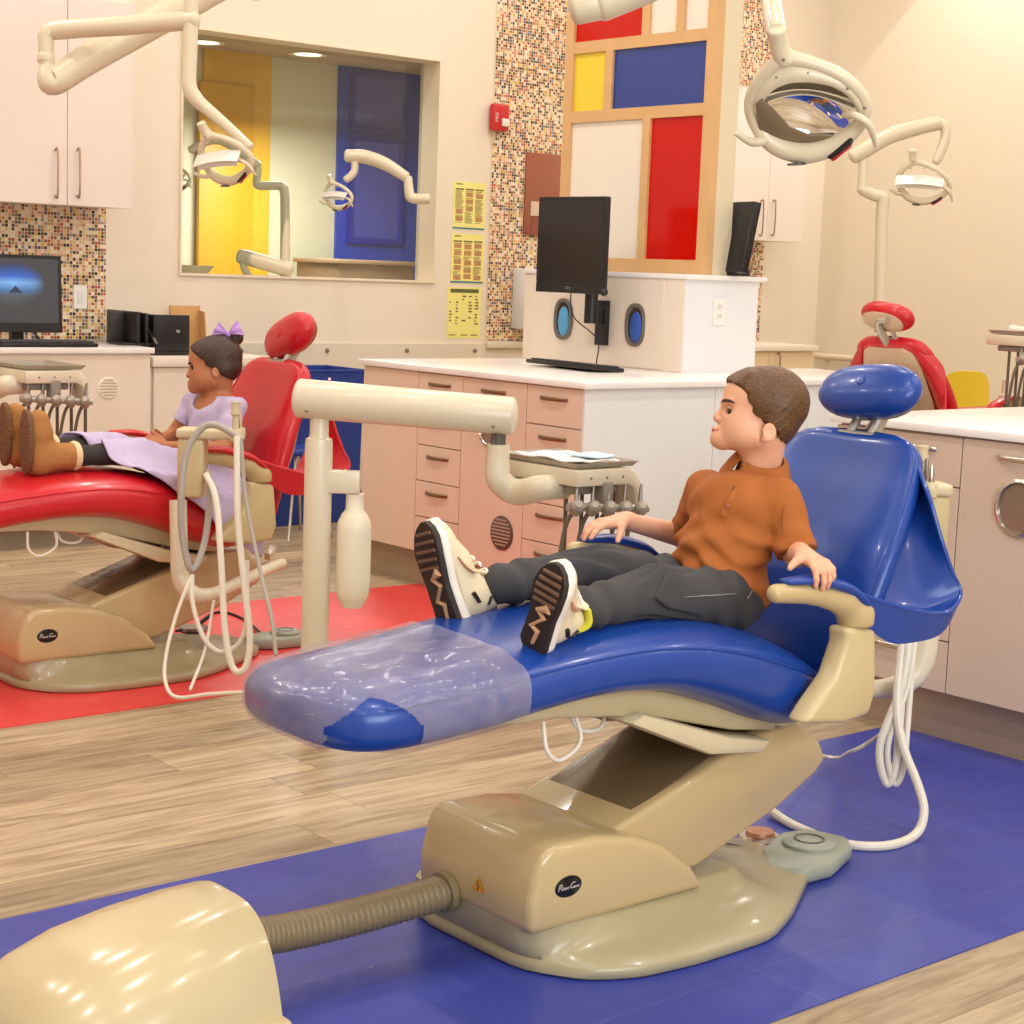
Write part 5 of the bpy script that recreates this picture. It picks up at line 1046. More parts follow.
lamp('operating_lamp', 'ivory dental lamp on a jointed arm above the girl, in front of the window', c2, -CF*.9+V3((-.25, .3, -.75)), .12, .74*1.03, [
    (wp([(191, -8, D2), (191, 4, D2), (190, 50, D2), (189, 84, D2), (196, 99, D2), (207, 109, D2)]), [.027, .027, .027, .027, .026, .022]),
    (wp([(206, 108, D2), (228, 127, D2-.03), (250, 147, D2-.06)]), [.022, .019, .016]),
    (wp([(47, 66, D2+.1), (46, 45, D2+.1), (47, 34, D2+.1), (60, 30, D2+.1), (120, 26, D2+.05), (195, 20, D2)]), [.027, .028, .030, .034, .034, .034]),
    (wp([(46, 56, D2+.1), (46, 61, D2+.1)]), [.031, .031]),
    (wp([(47, 66, D2+.1), (48, 80, D2+.1), (56, 80, D2+.12), (90, 58, D2+.2), (150, 25, D2+.35), (230, -20, D2+.5)]), [.027, .04, .052, .056, .056, .056]),
    ([onD(225, -16, D2+.49), onD(250, -32, D2+.55), onD(256, -50, D2+.56), onD(256, -50, D2+.56)*V3((1, 1, 0))+V3((0, 0, 4.19))], [.056, .056, .05, .05])])
D3 = 8.3; c3 = onD(924, 182, D3)
lamp('operating_lamp', 'ivory dental lamp on a floor pole by the tan wall at right', c3, -CF*.9+V3((-.1, .3, -.6)), -.05, .86, [
    (wp([(880, 330, D3), (881, 260, D3), (882, 215, D3), (883, 199, D3), (874, 195, D3), (862, 190, D3)]), [.030, .030, .030, .032, .028, .026]),
    (wp([(862, 191, D3), (863, 180, D3), (863, 162, D3)]), [.026, .024, .022]),
    (wp([(853, 157, D3), (865, 150, D3), (890, 136, D3), (920, 127, D3), (938, 123, D3)]), [.034, .038, .038, .036, .034]),
    (wp([(938, 123, D3), (945, 127, D3), (945, 140, D3), (938, 158, D3), (936, 162, D3)]), [.026, .026, .024, .022, .02])])
D4 = 9.5; c4 = onD(339, 196, D4)
lamp('operating_lamp', 'white dental lamp on a curved arm in front of the blue wall next door', c4, -CF*.9+V3((-.4, .3, -.6)), 0, .62, [
    (wp([(428, 199, D4), (412, 198, D4), (409, 190, D4), (408, 178, D4)]), [.028, .028, .026, .024]),
    (wp([(406, 177, D4), (385, 164, D4), (365, 157, D4), (347, 156, D4)]), [.028, .036, .038, .034]),
    (wp([(355, 161, D4), (354, 172, D4), (346, 180, D4)]), [.02, .02, .02])])
c5 = onD(177, 178, 9.6)
lamp('operating_lamp', 'white dental lamp at the left edge of the window, in the next room', c5, -CF*.9+V3((-.1, .3, -.4)), 0, .6, [
    (wp([(258, 168, 9.6), (257, 178, 9.6), (257, 184, 9.6), (262, 186, 9.6), (278, 186, 9.6), (284, 190, 9.6), (285, 215, 9.6), (285, 300, 9.6), (285, 420, 9.6)]), [.022, .022, .024, .024, .022, .026, .026, .028, .028]),
    (wp([(190, 150, 9.6), (220, 140, 9.6), (258, 166, 9.6)]), [.02, .026, .026])])
t = thing('swing_tray', 'ivory swing tray low in the window, in the next room', 'tray', tuple(onD(260, 266, 9.5))); obj('arm', MB().tube(wp([(240, 256, 9.5), (262, 262, 9.5), (290, 270, 9.5)]), [.04, .042, .042], 16, 4, round_end=.5), lampm, t); obj('bracket', MB().tube(wp([(243, 258, 9.5), (244, 268, 9.5), (250, 278, 9.5)]), .02, 12, 4), lampm, t)
t = thing('cuspidor_bowl', 'white oval basin at the lower left of the window, in the next room', 'basin', tuple(onD(188, 268, 9.6))); bc_ = onD(186, 266, 9.6); obj('bowl', MB().lathe([(.02, -.1), (.1, -.06), (.15, .0), (.155, .006), (.13, .0), (.06, -.045), (.001, -.055)], bc_, 28), lampm, t)
# ================================================================ chairs, bin
yl = mat('yellow_plastic', '#f6d83a', .35); yc = onD(955, 388, 9.9); t = thing('plastic_chair', 'yellow plastic chair against the tan wall behind the red chair back', 'chair', (yc[0], yc[1], 0)); z0 = yc[2]+.11
u = V3((.62, .78, 0)); v_ = V3((-.78, .62, 0))
G = []
for a in np.linspace(0, 1, 16):
    row = []
    for b_ in np.linspace(-1, 1, 18):
        hw_ = .165-.03*a**2; 
        if a < .45: q = a/.45; p = V3((yc[0], yc[1], 0))+u*(-.22+.40*q)*-1 ; zz = .44-.02*math.sin(q*PI)+.03*b_*b_
        else: q = (a-.45)/.55; p = V3((yc[0], yc[1], 0))+u*(-.18-.08*q); zz = .44+(z0-.44)*q-.05*(abs(b_)**4)*q; hw_ *= 1-.25*max(0, q-.7)*abs(b_)
        row.append(p+v_*hw_*b_+V3((0, 0, zz))+u*(.05*b_*b_))
    G.append(row)
obj('seat_shell', MB().grid(G, .008), yl, t, 60)
for a in (-.15, .15):
    for b_ in (-.16, .16): obj('leg', MB().tube([V3((yc[0], yc[1], .43))+u*a*.8+v_*b_*.8, V3((yc[0], yc[1], .002))+u*a*1.1+v_*b_*1.1], .009, 8), chrome, t)
bl_ = mat('blue_bin_plastic', '#1f3a8c', .45)
q0, q1 = onZ(276, 522), onZ(360, 528); bw = .42; by1 = 7.60
x0_ = float(onY(276, 500, by1)[0]); x1_ = float(onY(361, 500, by1)[0]); zt_ = float(onY(330, 371, by1)[2])
t = thing('blue_bin', 'tall dark blue bin standing between the red chair and the drawer island', 'bin', ((x0_+x1_)/2, by1+.2, 0))
Rr = [[(x0_+a*(x1_-x0_)+dx, by1+b_*.36+dy, z) for a, b_, dx, dy in ((0, 0, i_, i_), (1, 0, -i_, i_), (1, 1, -i_, -i_), (0, 1, i_, -i_))] for z, i_ in ((.003, .012), (zt_-.02, 0), (zt_, 0), (zt_, .012), (.05, .024))]
obj('body', MB().rings(Rr), bl_, t, 20); obj('rim', MB().tube([Rr[2][k] for k in (0, 1, 2, 3)], .008, 8, closed=True), bl_, t)
# chrome legged stool chair partly hidden behind the red wing
sx, sy = onY(291, 520, 7.35)[0], 7.30
t = thing('visitor_chair', 'blue chair with thin chrome legs behind the red chair wing', 'chair', (sx, sy, 0)); sc_ = MB().box((sx-.14, sy-.14, .42), (sx+.14, sy+.17, .45), .012); obj('seat', sc_, bl_, t)
for p_ in [V3((sx+a, sy+b_, .002)) for a in (-.13, .13) for b_ in (-.13, .16)]: obj('leg', MB().tube([V3((sx+(p_[0]-sx)*.3, sy+(p_[1]-sy)*.35, .42)), p_], .007, 8), chrome, t)
# ================================================================ people
def skin_mat(name, col, sss=.12):
    return mat(name, col, .48, vary=.05, vscale=14, sss=sss)
def hand(S, w, f, nrm, side, sz, curls, thumb, spread=.10, k=.006):
    f = V3(f)/np.linalg.norm(f); nrm = V3(nrm)-f*(V3(nrm)@f); nrm /= np.linalg.norm(nrm); a = np.cross(nrm, f)*side
    pl, pw, fl = .058*sz, .052*sz, .052*sz; w = V3(w)
    S.box(w+f*pl*.52, (pl*.56, pw*.5, .0105*sz), .010*sz, np.stack([f, a, nrm], 1), .010)
    S.cap(w-f*.012, w+f*.02, .0165*sz, .015*sz, .012)
    for i, L in enumerate((.90, 1.0, .93, .74)):
        p = w+f*pl*(1.0-.05*abs(i-1))+a*pw*(.39-.26*i)+nrm*.001; d = f+a*spread*(1.5-i); d /= np.linalg.norm(d)
        for j, (q, r0, r1) in enumerate(((.42, .0078, .0070), (.32, .0070, .0064), (.26, .0064, .0052))):
            c = math.radians(curls[i][j] if hasattr(curls[i], '__len__') else curls[i]); d = d*math.cos(c)-nrm*math.sin(c) if j == 0 else (rotm(a*side*1.0, 0)@d*math.cos(c)+np.cross(np.cross(d, -nrm), d)/max(np.linalg.norm(np.cross(np.cross(d, -nrm), d)), 1e-6)*math.sin(c))
            d /= np.linalg.norm(d); e = p+d*fl*L*q*1.15; S.cap(p, e, r0*sz, r1*sz, .0035); p = e
    p = w+f*pl*.22+a*pw*.40; t = V3(thumb)/np.linalg.norm(thumb); m1 = p+(a*.5+f*.5+t*.6)*.016*sz; S.cap(p, m1, .0115*sz, .0095*sz, .008); m2 = m1+t*.020*sz; S.cap(m1, m2, .0092*sz, .0078*sz, .004); S.cap(m2, m2+(t+f*.2)*.016*sz, .0078*sz, .006*sz, .003)
class Head:
    """profile drawn in zoom pixels: zx to the back, zy down, w towards the viewer's side"""
    def __init__(s, c, fwd, up, sc, zc):
        s.a = V3(fwd)/np.linalg.norm(fwd); u = V3(up); u = u-s.a*(u@s.a); s.b = u/np.linalg.norm(u); s.c = np.cross(s.a, s.b); s.H = V3(c); s.s = sc; s.z = zc; s.M = np.stack([s.a, s.b, s.c], 1)
    def P(s, zx, zy, w=0): return s.H+s.a*(s.z[0]-zx)*s.s+s.b*(s.z[1]-zy)*s.s+s.c*w
    def coords(s, X, Y, Z):
        x, y, z = X-s.H[0], Y-s.H[1], Z-s.H[2]
        f = x*s.a[0]+y*s.a[1]+z*s.a[2]; u = x*s.b[0]+y*s.b[1]+z*s.b[2]; w = x*s.c[0]+y*s.c[1]+z*s.c[2]
        return s.z[0]-f/s.s, s.z[1]-u/s.s, w
# ---------------------------------------------------------------- the boy
HD = Head(onD(763.6, 405.8, 3.86), -CR+.03*CF, CU, 3.86/FPX/7.877, (540, 400)); sg = 1 if HD.c@CF < 0 else -1
skb = skin_mat('skin_fair', '#e2a988'); T = thing('person', 'boy in a rust orange polo shirt and dark jeans sitting on the blue chair', 'person', (2.80, 2.6, .60))
S = SDF((2.16, 2.22, .60), (3.06, 2.98, 1.18), .0027); P = HD.P; s_ = HD.s
def head_sdf(S, P, s_, M, w0=1.0):
    S.ell(P(600, 372), (290*s_, 268*s_, .073*w0), M, .01); S.ell(P(440, 335), (218*s_, 205*s_, .064*w0), M, .02)
    S.ell(P(400, 500), (200*s_, 225*s_, .056*w0), M, .02); S.cap(P(212, 648), P(235, 636), .0175*w0, .021*w0, .02)
    for w in (-1, 1):
        S.cap(P(225, 655, w*.010), P(470, 660, w*.043*w0), .019, .020, .025); S.ell(P(335, 560, w*.032*w0), (.030, .034, .023), M, .02)
    S.ell(P(470, 640), (.05, .042, .045*w0), M, .02)
# body under the clothes
head_sdf(S, P, s_, HD.M)
S.cap(P(225, 440), P(170, 486), .0075, .0080, .012); S.ell(P(185, 505), (.0085, .006, .011), HD.M, .006)
for w in (-1, 1): S.ell(P(188, 508, w*.0085), (.0065, .0055, .005), HD.M, .004)
S.ell(P(158, 578), (.0075, .0052, .015), HD.M, .005); S.ell(P(163, 612), (.0075, .0055, .0135), HD.M, .005); S.ell(P(182, 672), (.015, .012, .016), HD.M, .01)
S.cap(P(146, 597, -.016), P(146, 597, .016), .0022, k=.002, sub=True); S.cap(P(175, 597, -.019), P(160, 597, 0), .0022, k=.002, sub=True); S.cap(P(175, 597, .019), P(160, 597, 0), .0022, k=.002, sub=True)
for w in (-1, 1): S.ell(P(247, 440, w*.033), (.010, .0085, .013), HD.M, .012, sub=True)
for w in (-1, 1): S.cap(P(232, 372, w*.012), P(275, 372, w*.040), .005, .004, .012)
NB = onY(758, 474, 2.61)
S.cap(P(585, 640), NB+V3((.004, 0, -.02)), .039, .040, .015); S.cap(P(450, 740), NB+V3((-.016, -.0, -.01)), .022, .030, .02)
for w in (-1, 1):
    e = P(556, 622, w*.071); Me = np.stack([HD.a*.94+HD.c*w*.34, HD.b, np.cross(HD.a*.94+HD.c*w*.34, HD.b)], 1); S.ell(e, (.0165, .0215, .0065), Me, .004); S.ell(P(548, 612, w*.0775), (.0095, .0135, .0045), Me, .0025, sub=True); S.ell(P(520, 672, w*.070), (.008, .008, .005), Me, .003)
pel = V3((2.80, 2.60, .665)); bel = V3((2.80, 2.60, .745)); che = V3((2.845, 2.60, .838))
tor = [(pel, (.085, .105, .070)), (bel, (.078, .105, .085)), (che, (.074, .112, .085))]
for c, r in tor: S.ell(c, V3(r)-.009, None, .03)
shL, shR = V3((2.878, 2.500, .884)), V3((2.865, 2.715, .878)); elL, elR = onY(797, 553, 2.435), V3((2.93, 2.83, .752)); wrL, wrR = V3((2.790, 2.352, .788)), V3((2.765, 2.872, .795))
for a, b_, c in ((shL, elL, wrL), (shR, elR, wrR)):
    S.cap(che+V3((.025, 0, .03)), a, .040, .036, .03); S.cap(a, b_, .035, .029, .015); S.cap(b_, c, .029, .0195, .01)
hipL, knL, anL = V3((2.765, 2.535, .664)), V3((2.50, 2.495, .715)), V3((2.285, 2.475, .703)); hipR, knR, anR = V3((2.785, 2.665, .664)), V3((2.555, 2.712, .722)), V3((2.272, 2.725, .712))
for a, b_, c in ((hipL, knL, anL), (hipR, knR, anR)): S.cap(a, b_, .055, .038, .02); S.cap(b_, c, .037, .027, .01)
hand(S, wrL, (-.22, -.95, -.16), (-.05, -.15, 1), -1, 1.0, [(18, 40, 25), (22, 45, 25), (24, 45, 25), (26, 45, 25)], (-.9, -.25, -.25), .13)
hand(S, wrR, (-.93, .22, -.10), (-.1, 0, 1), 1, 1.02, [(10, 20, 16), (12, 22, 16), (14, 22, 16), (16, 24, 16)], (-.55, -.40, -.75), .12)
body = obj('body', S.mb(1), skb, T, 180)
# face details
def eye(parent, c, M, r, look, iris='#3a2a1e'):
    e = obj('eye', MB().ball(c, r, 16, 12), mat('eye_white', '#cdbfb4', .15), parent); l = V3(look)/np.linalg.norm(look)
    obj('iris', MB().lathe([(.001, r*1.02), (r*.5, r*.93), (r*.72, r*.76), (r*.66, r*.70)], c, 16, l), mat('iris_'+iris[1:], iris, .1), e); return e
for w in (-1, 1):
    eye(body, P(286, 447, w*.0285), HD.M, .0112, HD.a+HD.c*w*.55)
    obj('eyebrow', MB().tube([P(212, 374, w*.014), P(224, 362, w*.030), P(262, 372, w*.0475), P(292, 388, w*.0535)], [.0018, .0032, .0030, .0014], 8, 4), mat('brow_brown', '#4a3020', .8), body)
    obj('eyelid', MB().tube([P(248, 424, w*.020), P(254, 417, w*.030), P(290, 436, w*.040)], [.0020, .0036, .0020], 8, 4), skb, body)
lipm = mat('lip_pink', '#b9665a', .4); obj('lips', MB().tube([P(170, 598, -.018), P(146, 589, -.007), P(143, 591, 0), P(146, 589, .007), P(170, 598, .018)], [.001, .0034, .0034, .0034, .001], 8, 4).tube([P(172, 602, -.017), P(153, 611, -.006), P(151, 612, 0), P(153, 611, .006), P(172, 602, .017)], [.001, .0036, .0038, .0036, .001], 8, 4), lipm, body)
# hair: a cap over the skull that ends at the hairline
def hair_cap(P, s_, M, HDx, bound, lo, hi, h, extra=None, off=.0055, w0=1.0):
    S = SDF(lo, hi, h); S.ell(P(594, 374), (290*s_+off, 268*s_+off, .073*w0+off), M, .01); S.ell(P(440, 335), (218*s_+off, 205*s_+off, .064*w0+off*.8), M, .02); S.ell(P(600, 560), (170*s_+off, 160*s_+off, .060*w0+off*.6), M, .02)
    if extra: extra(S)
    sl, X, Y, Z = S.reg(S.lo, S.lo+S.h*S.n); zx, zy, w = HDx.coords(X, Y, Z); bz = np.interp(zy, [b[0] for b in bound], [b[1] for b in bound]); d = (bz+14*np.sin(w*300+zy*.05)-zx)*s_; k = .003; F = S.F; hh = np.clip(.5-.5*(F-d)/k, 0, 1)
    S.F = (F*(1-hh)+d*hh+k*hh*(1-hh)).astype(np.float32)
    S.F = (S.F+.0006*np.sin(zx*.06+zy*.10+w*300)*np.sin(zy*.03+w*160)).astype(np.float32)
    return S
def hair_mat(name, c1, c2):
    M, nt, b = nodes_mat(name); tc = N(nt, 'ShaderNodeTexCoord'); mp_ = N(nt, 'ShaderNodeMapping'); mp_.inputs['Scale'].default_value = (90, 90, 340); n = N(nt, 'ShaderNodeTexNoise'); n.inputs['Scale'].default_value = 1.2; n.inputs['Detail'].default_value = 5
    nt.links.new(tc.outputs['Object'], mp_.inputs[0]); nt.links.new(mp_.outputs[0], n.inputs['Vector']); nt.links.new(ramp(nt, n.outputs['Fac'], [(.3, c1), (.7, c2)]), b.inputs['Base Color']); b.inputs['Roughness'].default_value = .5
    bp = N(nt, 'ShaderNodeBump'); bp.inputs['Strength'].default_value = .25; bp.inputs['Distance'].default_value = .003; nt.links.new(n.outputs['Fac'], bp.inputs['Height']); nt.links.new(bp.outputs['Normal'], b.inputs['Normal']); return M
def fringe(S):
    for w in np.linspace(-.045, .045, 9):
        S.cap(P(420, 150+abs(w)*900, w), P(278+abs(w)*900, 190+abs(w)*1500, w*.95), .014, .007, .008)
S = hair_cap(P, s_, HD.M, HD, [(60, 200), (170, 240), (215, 262), (250, 330), (330, 395), (400, 415), (440, 425), (500, 470), (540, 520), (600, 615), (660, 650), (720, 720), (800, 800)], HD.H-.14, HD.H+.14, .0026, fringe)
obj('hair', S.mb(1), hair_mat('hair_brown', '#3c2715', '#70491f'), body, 180)
# polo shirt
def folds(S, amp, fn):
    sl, X, Y, Z = S.reg(S.lo, S.lo+S.h*S.n); near = np.abs(S.F) < .03; S.F = np.where(near, S.F+amp*fn(X, Y, Z), S.F).astype(np.float32)
S = SDF((2.62, 2.36, .585), (3.04, 2.92, .97), .0029); o_ = .0095
for (c, r) in tor[1:]: S.ell(c, V3(r)+o_, None, .03)
S.ell(pel+V3((.01, 0, .012)), (.099, .121, .070), None, .03)
S.cap(che+V3((.025, 0, .035)), shL+V3((0, .012, -.004)), .052, .044, .03); S.cap(che+V3((.025, 0, .035)), shR+V3((0, -.012, -.004)), .052, .044, .03)
S.cap(che+V3((.01, 0, .03)), NB+V3((.004, 0, -.035)), .05, .046, .03)
eL, eR = shL+(elL-shL)*1.0, shR+(elR-shR)*.86
S.cap(shL, eL, .046, .043, .015); S.cap(shR, eR, .046, .042, .015)
folds(S, 1, lambda X, Y, Z: (.0078*np.sin(66*(Z+.35*(Y-2.6)+.5*(X-2.8))+2.4*np.sin(15*(Y-2.6)+7*Z))+.0042*np.sin(131*(Z-.3*(Y-2.6))+3*np.sin(21*Y)))*np.exp(-((Z-.74)/.075)**2)/(1+np.exp((X-2.86)*160))+.0016*np.sin(60*Z+40*Y+30*X))
# sleeve ends and neck opening
for e, sh in ((eL, shL), (eR, shR)):
    d = (e-sh)/np.linalg.norm(e-sh); c = e
    def fn(X, Y, Z, c=c, d=d): return np.maximum(-((X-c[0])*d[0]+(Y-c[1])*d[1]+(Z-c[2])*d[2]), np.sqrt((X-c[0])**2+(Y-c[1])**2+(Z-c[2])**2)-.075)
    S.op(fn, c-.08, c+.08, .003, sub=True)
nd = P(575, 700)-NB; nd /= np.linalg.norm(nd); S.cap(NB+nd*.030, NB+nd*.10, .046, .08, .005, sub=True)
hm = V3((2.72, 2.6, .655)); S.cut((2.70, 2.6, .690), (-.72, 0, -.70)); S.cut((2.80, 2.6, .608), (0, 0, -1))
orange = mat('rust_cotton', '#a65e24', .85, vary=.10, vscale=24, bump=.25, bscale=420)
def hit(S, px, py):
    for d in np.arange(3.4, 4.3, .0015):
        p = onD(px, py, d); i = np.round((p-S.lo)/S.h).astype(int)
        if np.all(i >= 0) and np.all(i < S.n) and S.F[tuple(i)] < 0: return p
    return onD(px, py, 3.8)
plk = [hit(S, x, y)-CF*.0012 for x, y in ((741, 486), (736, 493), (731, 501), (727, 509), (724, 516))]; btp = [hit(S, x, y)-CF*.0022 for x, y in ((735, 488), (727, 506))]
seam_pts = [[hit(S, x, y)-CF*.0004 for x, y in q] for q in (((789, 492), (784, 505), (782, 520), (783, 534)), ((699, 494), (700, 506), (700, 518)))]
shirt = obj('polo_shirt', S.mb(1), orange, body, 180)
obj('placket', MB().tube(plk, [.009]*5, 8, 4, flat=.22, up0=-CF), orange, shirt, 60)
for q in seam_pts: obj('sleeve_seam', MB().tube(q, .0016, 6, 5), mat('thread_rust', '#8a4a1a', .8), shirt)
# cuffs, collar, placket buttons
for e, sh, r in ((eL, shL, .0425), (eR, shR, .0415)):
    d = (e-sh)/np.linalg.norm(e-sh); obj('sleeve_cuff', MB().tube([e-d*.016, e-d*.001], [r+.0035, r+.003], 28), orange, shirt, 60)
fx_ = V3((-1, .12, 0)); fx_ = fx_-nd*(fx_@nd); Mc = frame(fx_, None, nd); G = []
for q in np.linspace(0, 1, 41):
    a = .16+(2*PI-.32)*q; row = []
    for v, (r, h) in enumerate(((.049, -.032), (.0445, .034), (.0480, .045), (.0560, .041), (.0690, .016), (.0800, -.014))):
        fr_ = max(0, math.cos(a)); row.append(NB+Mc@V3((r*math.cos(a)+.006*fr_, r*math.sin(a), h-.005*fr_-(.006*fr_**3 if v > 3 else 0))))
    G.append(row)
obj('collar', MB().grid(G, .0035), orange, shirt, 60)
pk = NB+V3((-.062, -.012, -.012)); bn = MB()
for k in range(2): c = onY(735-k*10, 487+k*16, 2.56)
pm_ = V3((-.075, 0, .0)); 
for c in btp: bn.lathe([(.0055, 0), (.0055, .002), (.001, .003)], c, 14, tuple(-CF))
obj('button', bn, mat('button_rust', '#8f4716', .4), shirt)
# jeans
denim = mat('charcoal_denim', '#403f40', .85, vary=.32, vscale=9, bump=.3, bscale=380)
S = SDF((2.20, 2.38, .56), (2.92, 2.83, .80), .0029); S.ell(pel+V3((0, 0, -.004)), (.098, .117, .076), None, .03)
for a, b_, c in ((hipL, knL, anL), (hipR, knR, anR)):
    S.cap(a, b_, .069, .052, .02); S.cap(b_, c+(c-b_)*-.03, .051, .043, .015)
folds(S, 1, lambda X, Y, Z: .0050*np.sin(70*X+38*np.sin(9*Y)+55*(Z-.7))*np.exp(-((X-2.50)/.07)**2)+.0046*np.sin(85*X-60*Y+30*Z)*np.exp(-((X-2.70)/.07)**2)+.0040*np.sin(95*X+45*Z)*np.exp(-((X-2.31)/.045)**2)+.0012*np.sin(40*X+70*Y+20*Z))
S.cut((2.238, 2.6, .7), (-1, 0, -.12))
st_ = [hit(S, x, y)-CF*.0006 for x, y in ((684, 597), (700, 596), (718, 595), (736, 594), (748, 598))]; st2 = [hit(S, x, y)-CF*.0006 for x, y in ((748, 598), (752, 590), (750, 580))]
jeans = obj('jeans', S.mb(1), denim, body, 180)
obj('stitching', MB().tube(st_, .0012, 6, 5), mat('thread_grey', '#8c8a88', .8), jeans); obj('stitching', MB().tube(st2, .0012, 6, 5), mat('thread_grey', '#8c8a88', .8), jeans)
# shoes
shoe_c = mat('shoe_cream', '#e3d2b0', .6, vary=.08, vscale=40); sole_d = mat('sole_dark', '#2c1f1a', .6); sole_t = mat('sole_tan', '#c79a72', .55); shoe_w = mat('midsole_white', '#efe8da', .5); shoe_k = mat('shoe_black', '#231f1e', .55); yellow_l = mat('tab_yellow', '#d6d23a', .55)
def shoe(heel, toe_dir, sole_n, L, ank, parent, tab=False, flip=1):
    t = V3(toe_dir)/np.linalg.norm(toe_dir); n = V3(sole_n); n = n-t*(n@t); n /= np.linalg.norm(n); wv = np.cross(n, t); wv = wv if wv@CF < 0 else -wv; h = V3(heel)
    def Q(u, w, v): return h+t*(u*L)+wv*(w*L)+n*(-v)   # v: height above the sole
    Wf = [(0, .09), (.03, .14), (.1, .17), (.25, .165), (.45, .16), (.6, .185), (.75, .20), (.87, .175), (.95, .12), (1.0, .04)]
    uu = np.linspace(0, 1, 40)**1.0; ww = np.interp(uu, [a for a, b_ in Wf], [b_ for a, b_ in Wf]); bend = lambda u: .012*max(0, u-.72)/.28+.006*max(0, .12-u)/.12
    cx_ = lambda u: .02*flip*math.sin(u*PI)
    def outline(k, v): 
        pts = [Q(u, cx_(u)+w*k, v+bend(u)) for u, w in zip(uu, ww)]+[Q(u, cx_(u)-w*k, v+bend(u)) for u, w in zip(uu[::-1], ww[::-1])]; return pts
    so = obj('sole', MB().rings([outline(.93, -.001), outline(1.0, .003), outline(1.0, .010), outline(.95, .011)]), sole_d, parent, 40)
    md = obj('midsole', MB().rings([outline(.97, .0105), outline(1.04, .014), outline(1.02, .026), outline(.93, .032)]), shoe_w, so, 40)
    tr_ = MB()
    for k in range(5):
        u = .60+.075*k; w = float(np.interp(u, uu, ww))*.72; tr_.tube([Q(u-.012, cx_(u)-w, -.0018+bend(u)), Q(u+.012, cx_(u)+w, -.0018+bend(u))], .0042, 6)
    obj('tread_bar', tr_, mat('tread_brown', '#6b4f3c', .6), so)
    tr_ = MB().tube([Q(.57, .10, -.0012), Q(.50, -.02, -.0015), Q(.44, .07, -.0015), Q(.30, -.05, -.0015), Q(.27, .04, -.0015), Q(.12, .01, -.001)], [.011, .007, .006, .006, .006, .004], 8, flat=1)
    obj('sole_flash', tr_, sole_t, so)
    # upper
    lo = np.min([Q(u, w, v) for u in (-.1, 1.05) for w in (-.3, .3) for v in (-.01, .15)], 0); hi = np.max([Q(u, w, v) for u in (-.1, 1.05) for w in (-.3, .3) for v in (-.01, .15)], 0)
    Mx = np.stack([t, wv, -n], 1); S = SDF(lo, hi, .0027)
    S.ell(Q(.77, 0, .030), (.235*L, .185*L, .036), Mx, .012); S.ell(Q(.52, 0, .040), (.28*L, .17*L, .054), Mx, .02); S.ell(Q(.25, 0, .05), (.23*L, .165*L, .068), Mx, .02); S.cap(Q(.23, 0, .06), Q(.20, 0, .105), .155*L, .145*L, .015)
    S.cut(Q(.2, 0, .028), n, .003); up = obj('upper', S.mb(1), shoe_c, so, 180)
    p = MB().tube([Q(.30, .184, .050), Q(.20, .184, .058)], [.008, .007], 10, 1, flat=.5, up0=-n); obj('side_panel', p, shoe_k, so, 60)
    p = MB().tube([Q(.14, .150, .082), Q(.20, .158, .094)], [.006, .006], 10, 1, flat=.45, up0=-n); obj('ankle_panel', p, shoe_k, so, 60)
    p = MB().tube([Q(.64, .185, .040), Q(.52, .175, .055), Q(.44, .15, .078)], [.003, .007, .004], 8, 4, flat=.4); obj('stripe', p, mat('stripe_peach', '#d89a72', .6), so, 60)
    lc = MB()
    for k in range(4): u = .62-.075*k; lc.tube([Q(u, -.09, .080+.011*k), Q(u+.02, 0, .088+.012*k), Q(u, .09, .080+.011*k)], .0028, 6, 4)
    obj('laces', lc, shoe_w, up)
    tg = MB().tube([Q(.42, .0, .100), Q(.36, .0, .122), Q(.34, .0, .138)], [.022, .024, .014], 12, 3, flat=.3, round_end=.3, up0=t); obj('tongue', tg, shoe_c, up, 60)
    if tab: obj('tongue_tab', MB().tube([Q(.14, .10, .108), Q(.23, .155, .122), Q(.34, .10, .126)], [.014, .017, .014], 12, 4, flat=.35, round_end=.4, up0=t), yellow_l, up, 60)
hl = onY(529, 652, 2.455); shoe(hl, (-.10, -.42, .95), (-.97, -.16, -.10), .196, anL, body, True, 1)
hr = onY(452, 634, 2.735); shoe(hr, (-.26, .20, .98), (-.98, .02, -.2), .236, anR, body, False, -1)
# ---------------------------------------------------------------- the girl
DG = 6.03; gx, gy = 165+540/9.31, 310+430/9.31
_b = math.radians(15); GSH = V3((-.05, -.08, .008)); GD = lambda x, y, d: onD(x, y, d-.09)-GSH; HG = Head(GD(214.6, 360, DG), -CR*math.cos(_b)-CU*math.sin(_b), CU*math.cos(_b)-CR*math.sin(_b), .000266, (540, 400)); Pg = HG.P; gs = HG.s
skg = skin_mat('skin_brown', '#b3714a'); T2 = thing('person', 'girl in a lavender dress and tan boots sitting on the red chair, hands clasped', 'person', (3.0, 5.28, .55))
S = SDF((2.30, 4.98, .50), (3.30, 5.60, 1.14), .003); wg_ = .93
head_sdf(S, Pg, gs, HG.M, wg_)
S.cap(Pg(225, 440), Pg(163, 502), .0065, .0078, .010); S.ell(Pg(182, 514), (.0085, .006, .0115), HG.M, .006); S.ell(Pg(160, 585), (.007, .005, .013), HG.M, .005); S.ell(Pg(164, 618), (.007, .0055, .012), HG.M, .005); S.ell(Pg(185, 695), (.014, .012, .015), HG.M, .01)
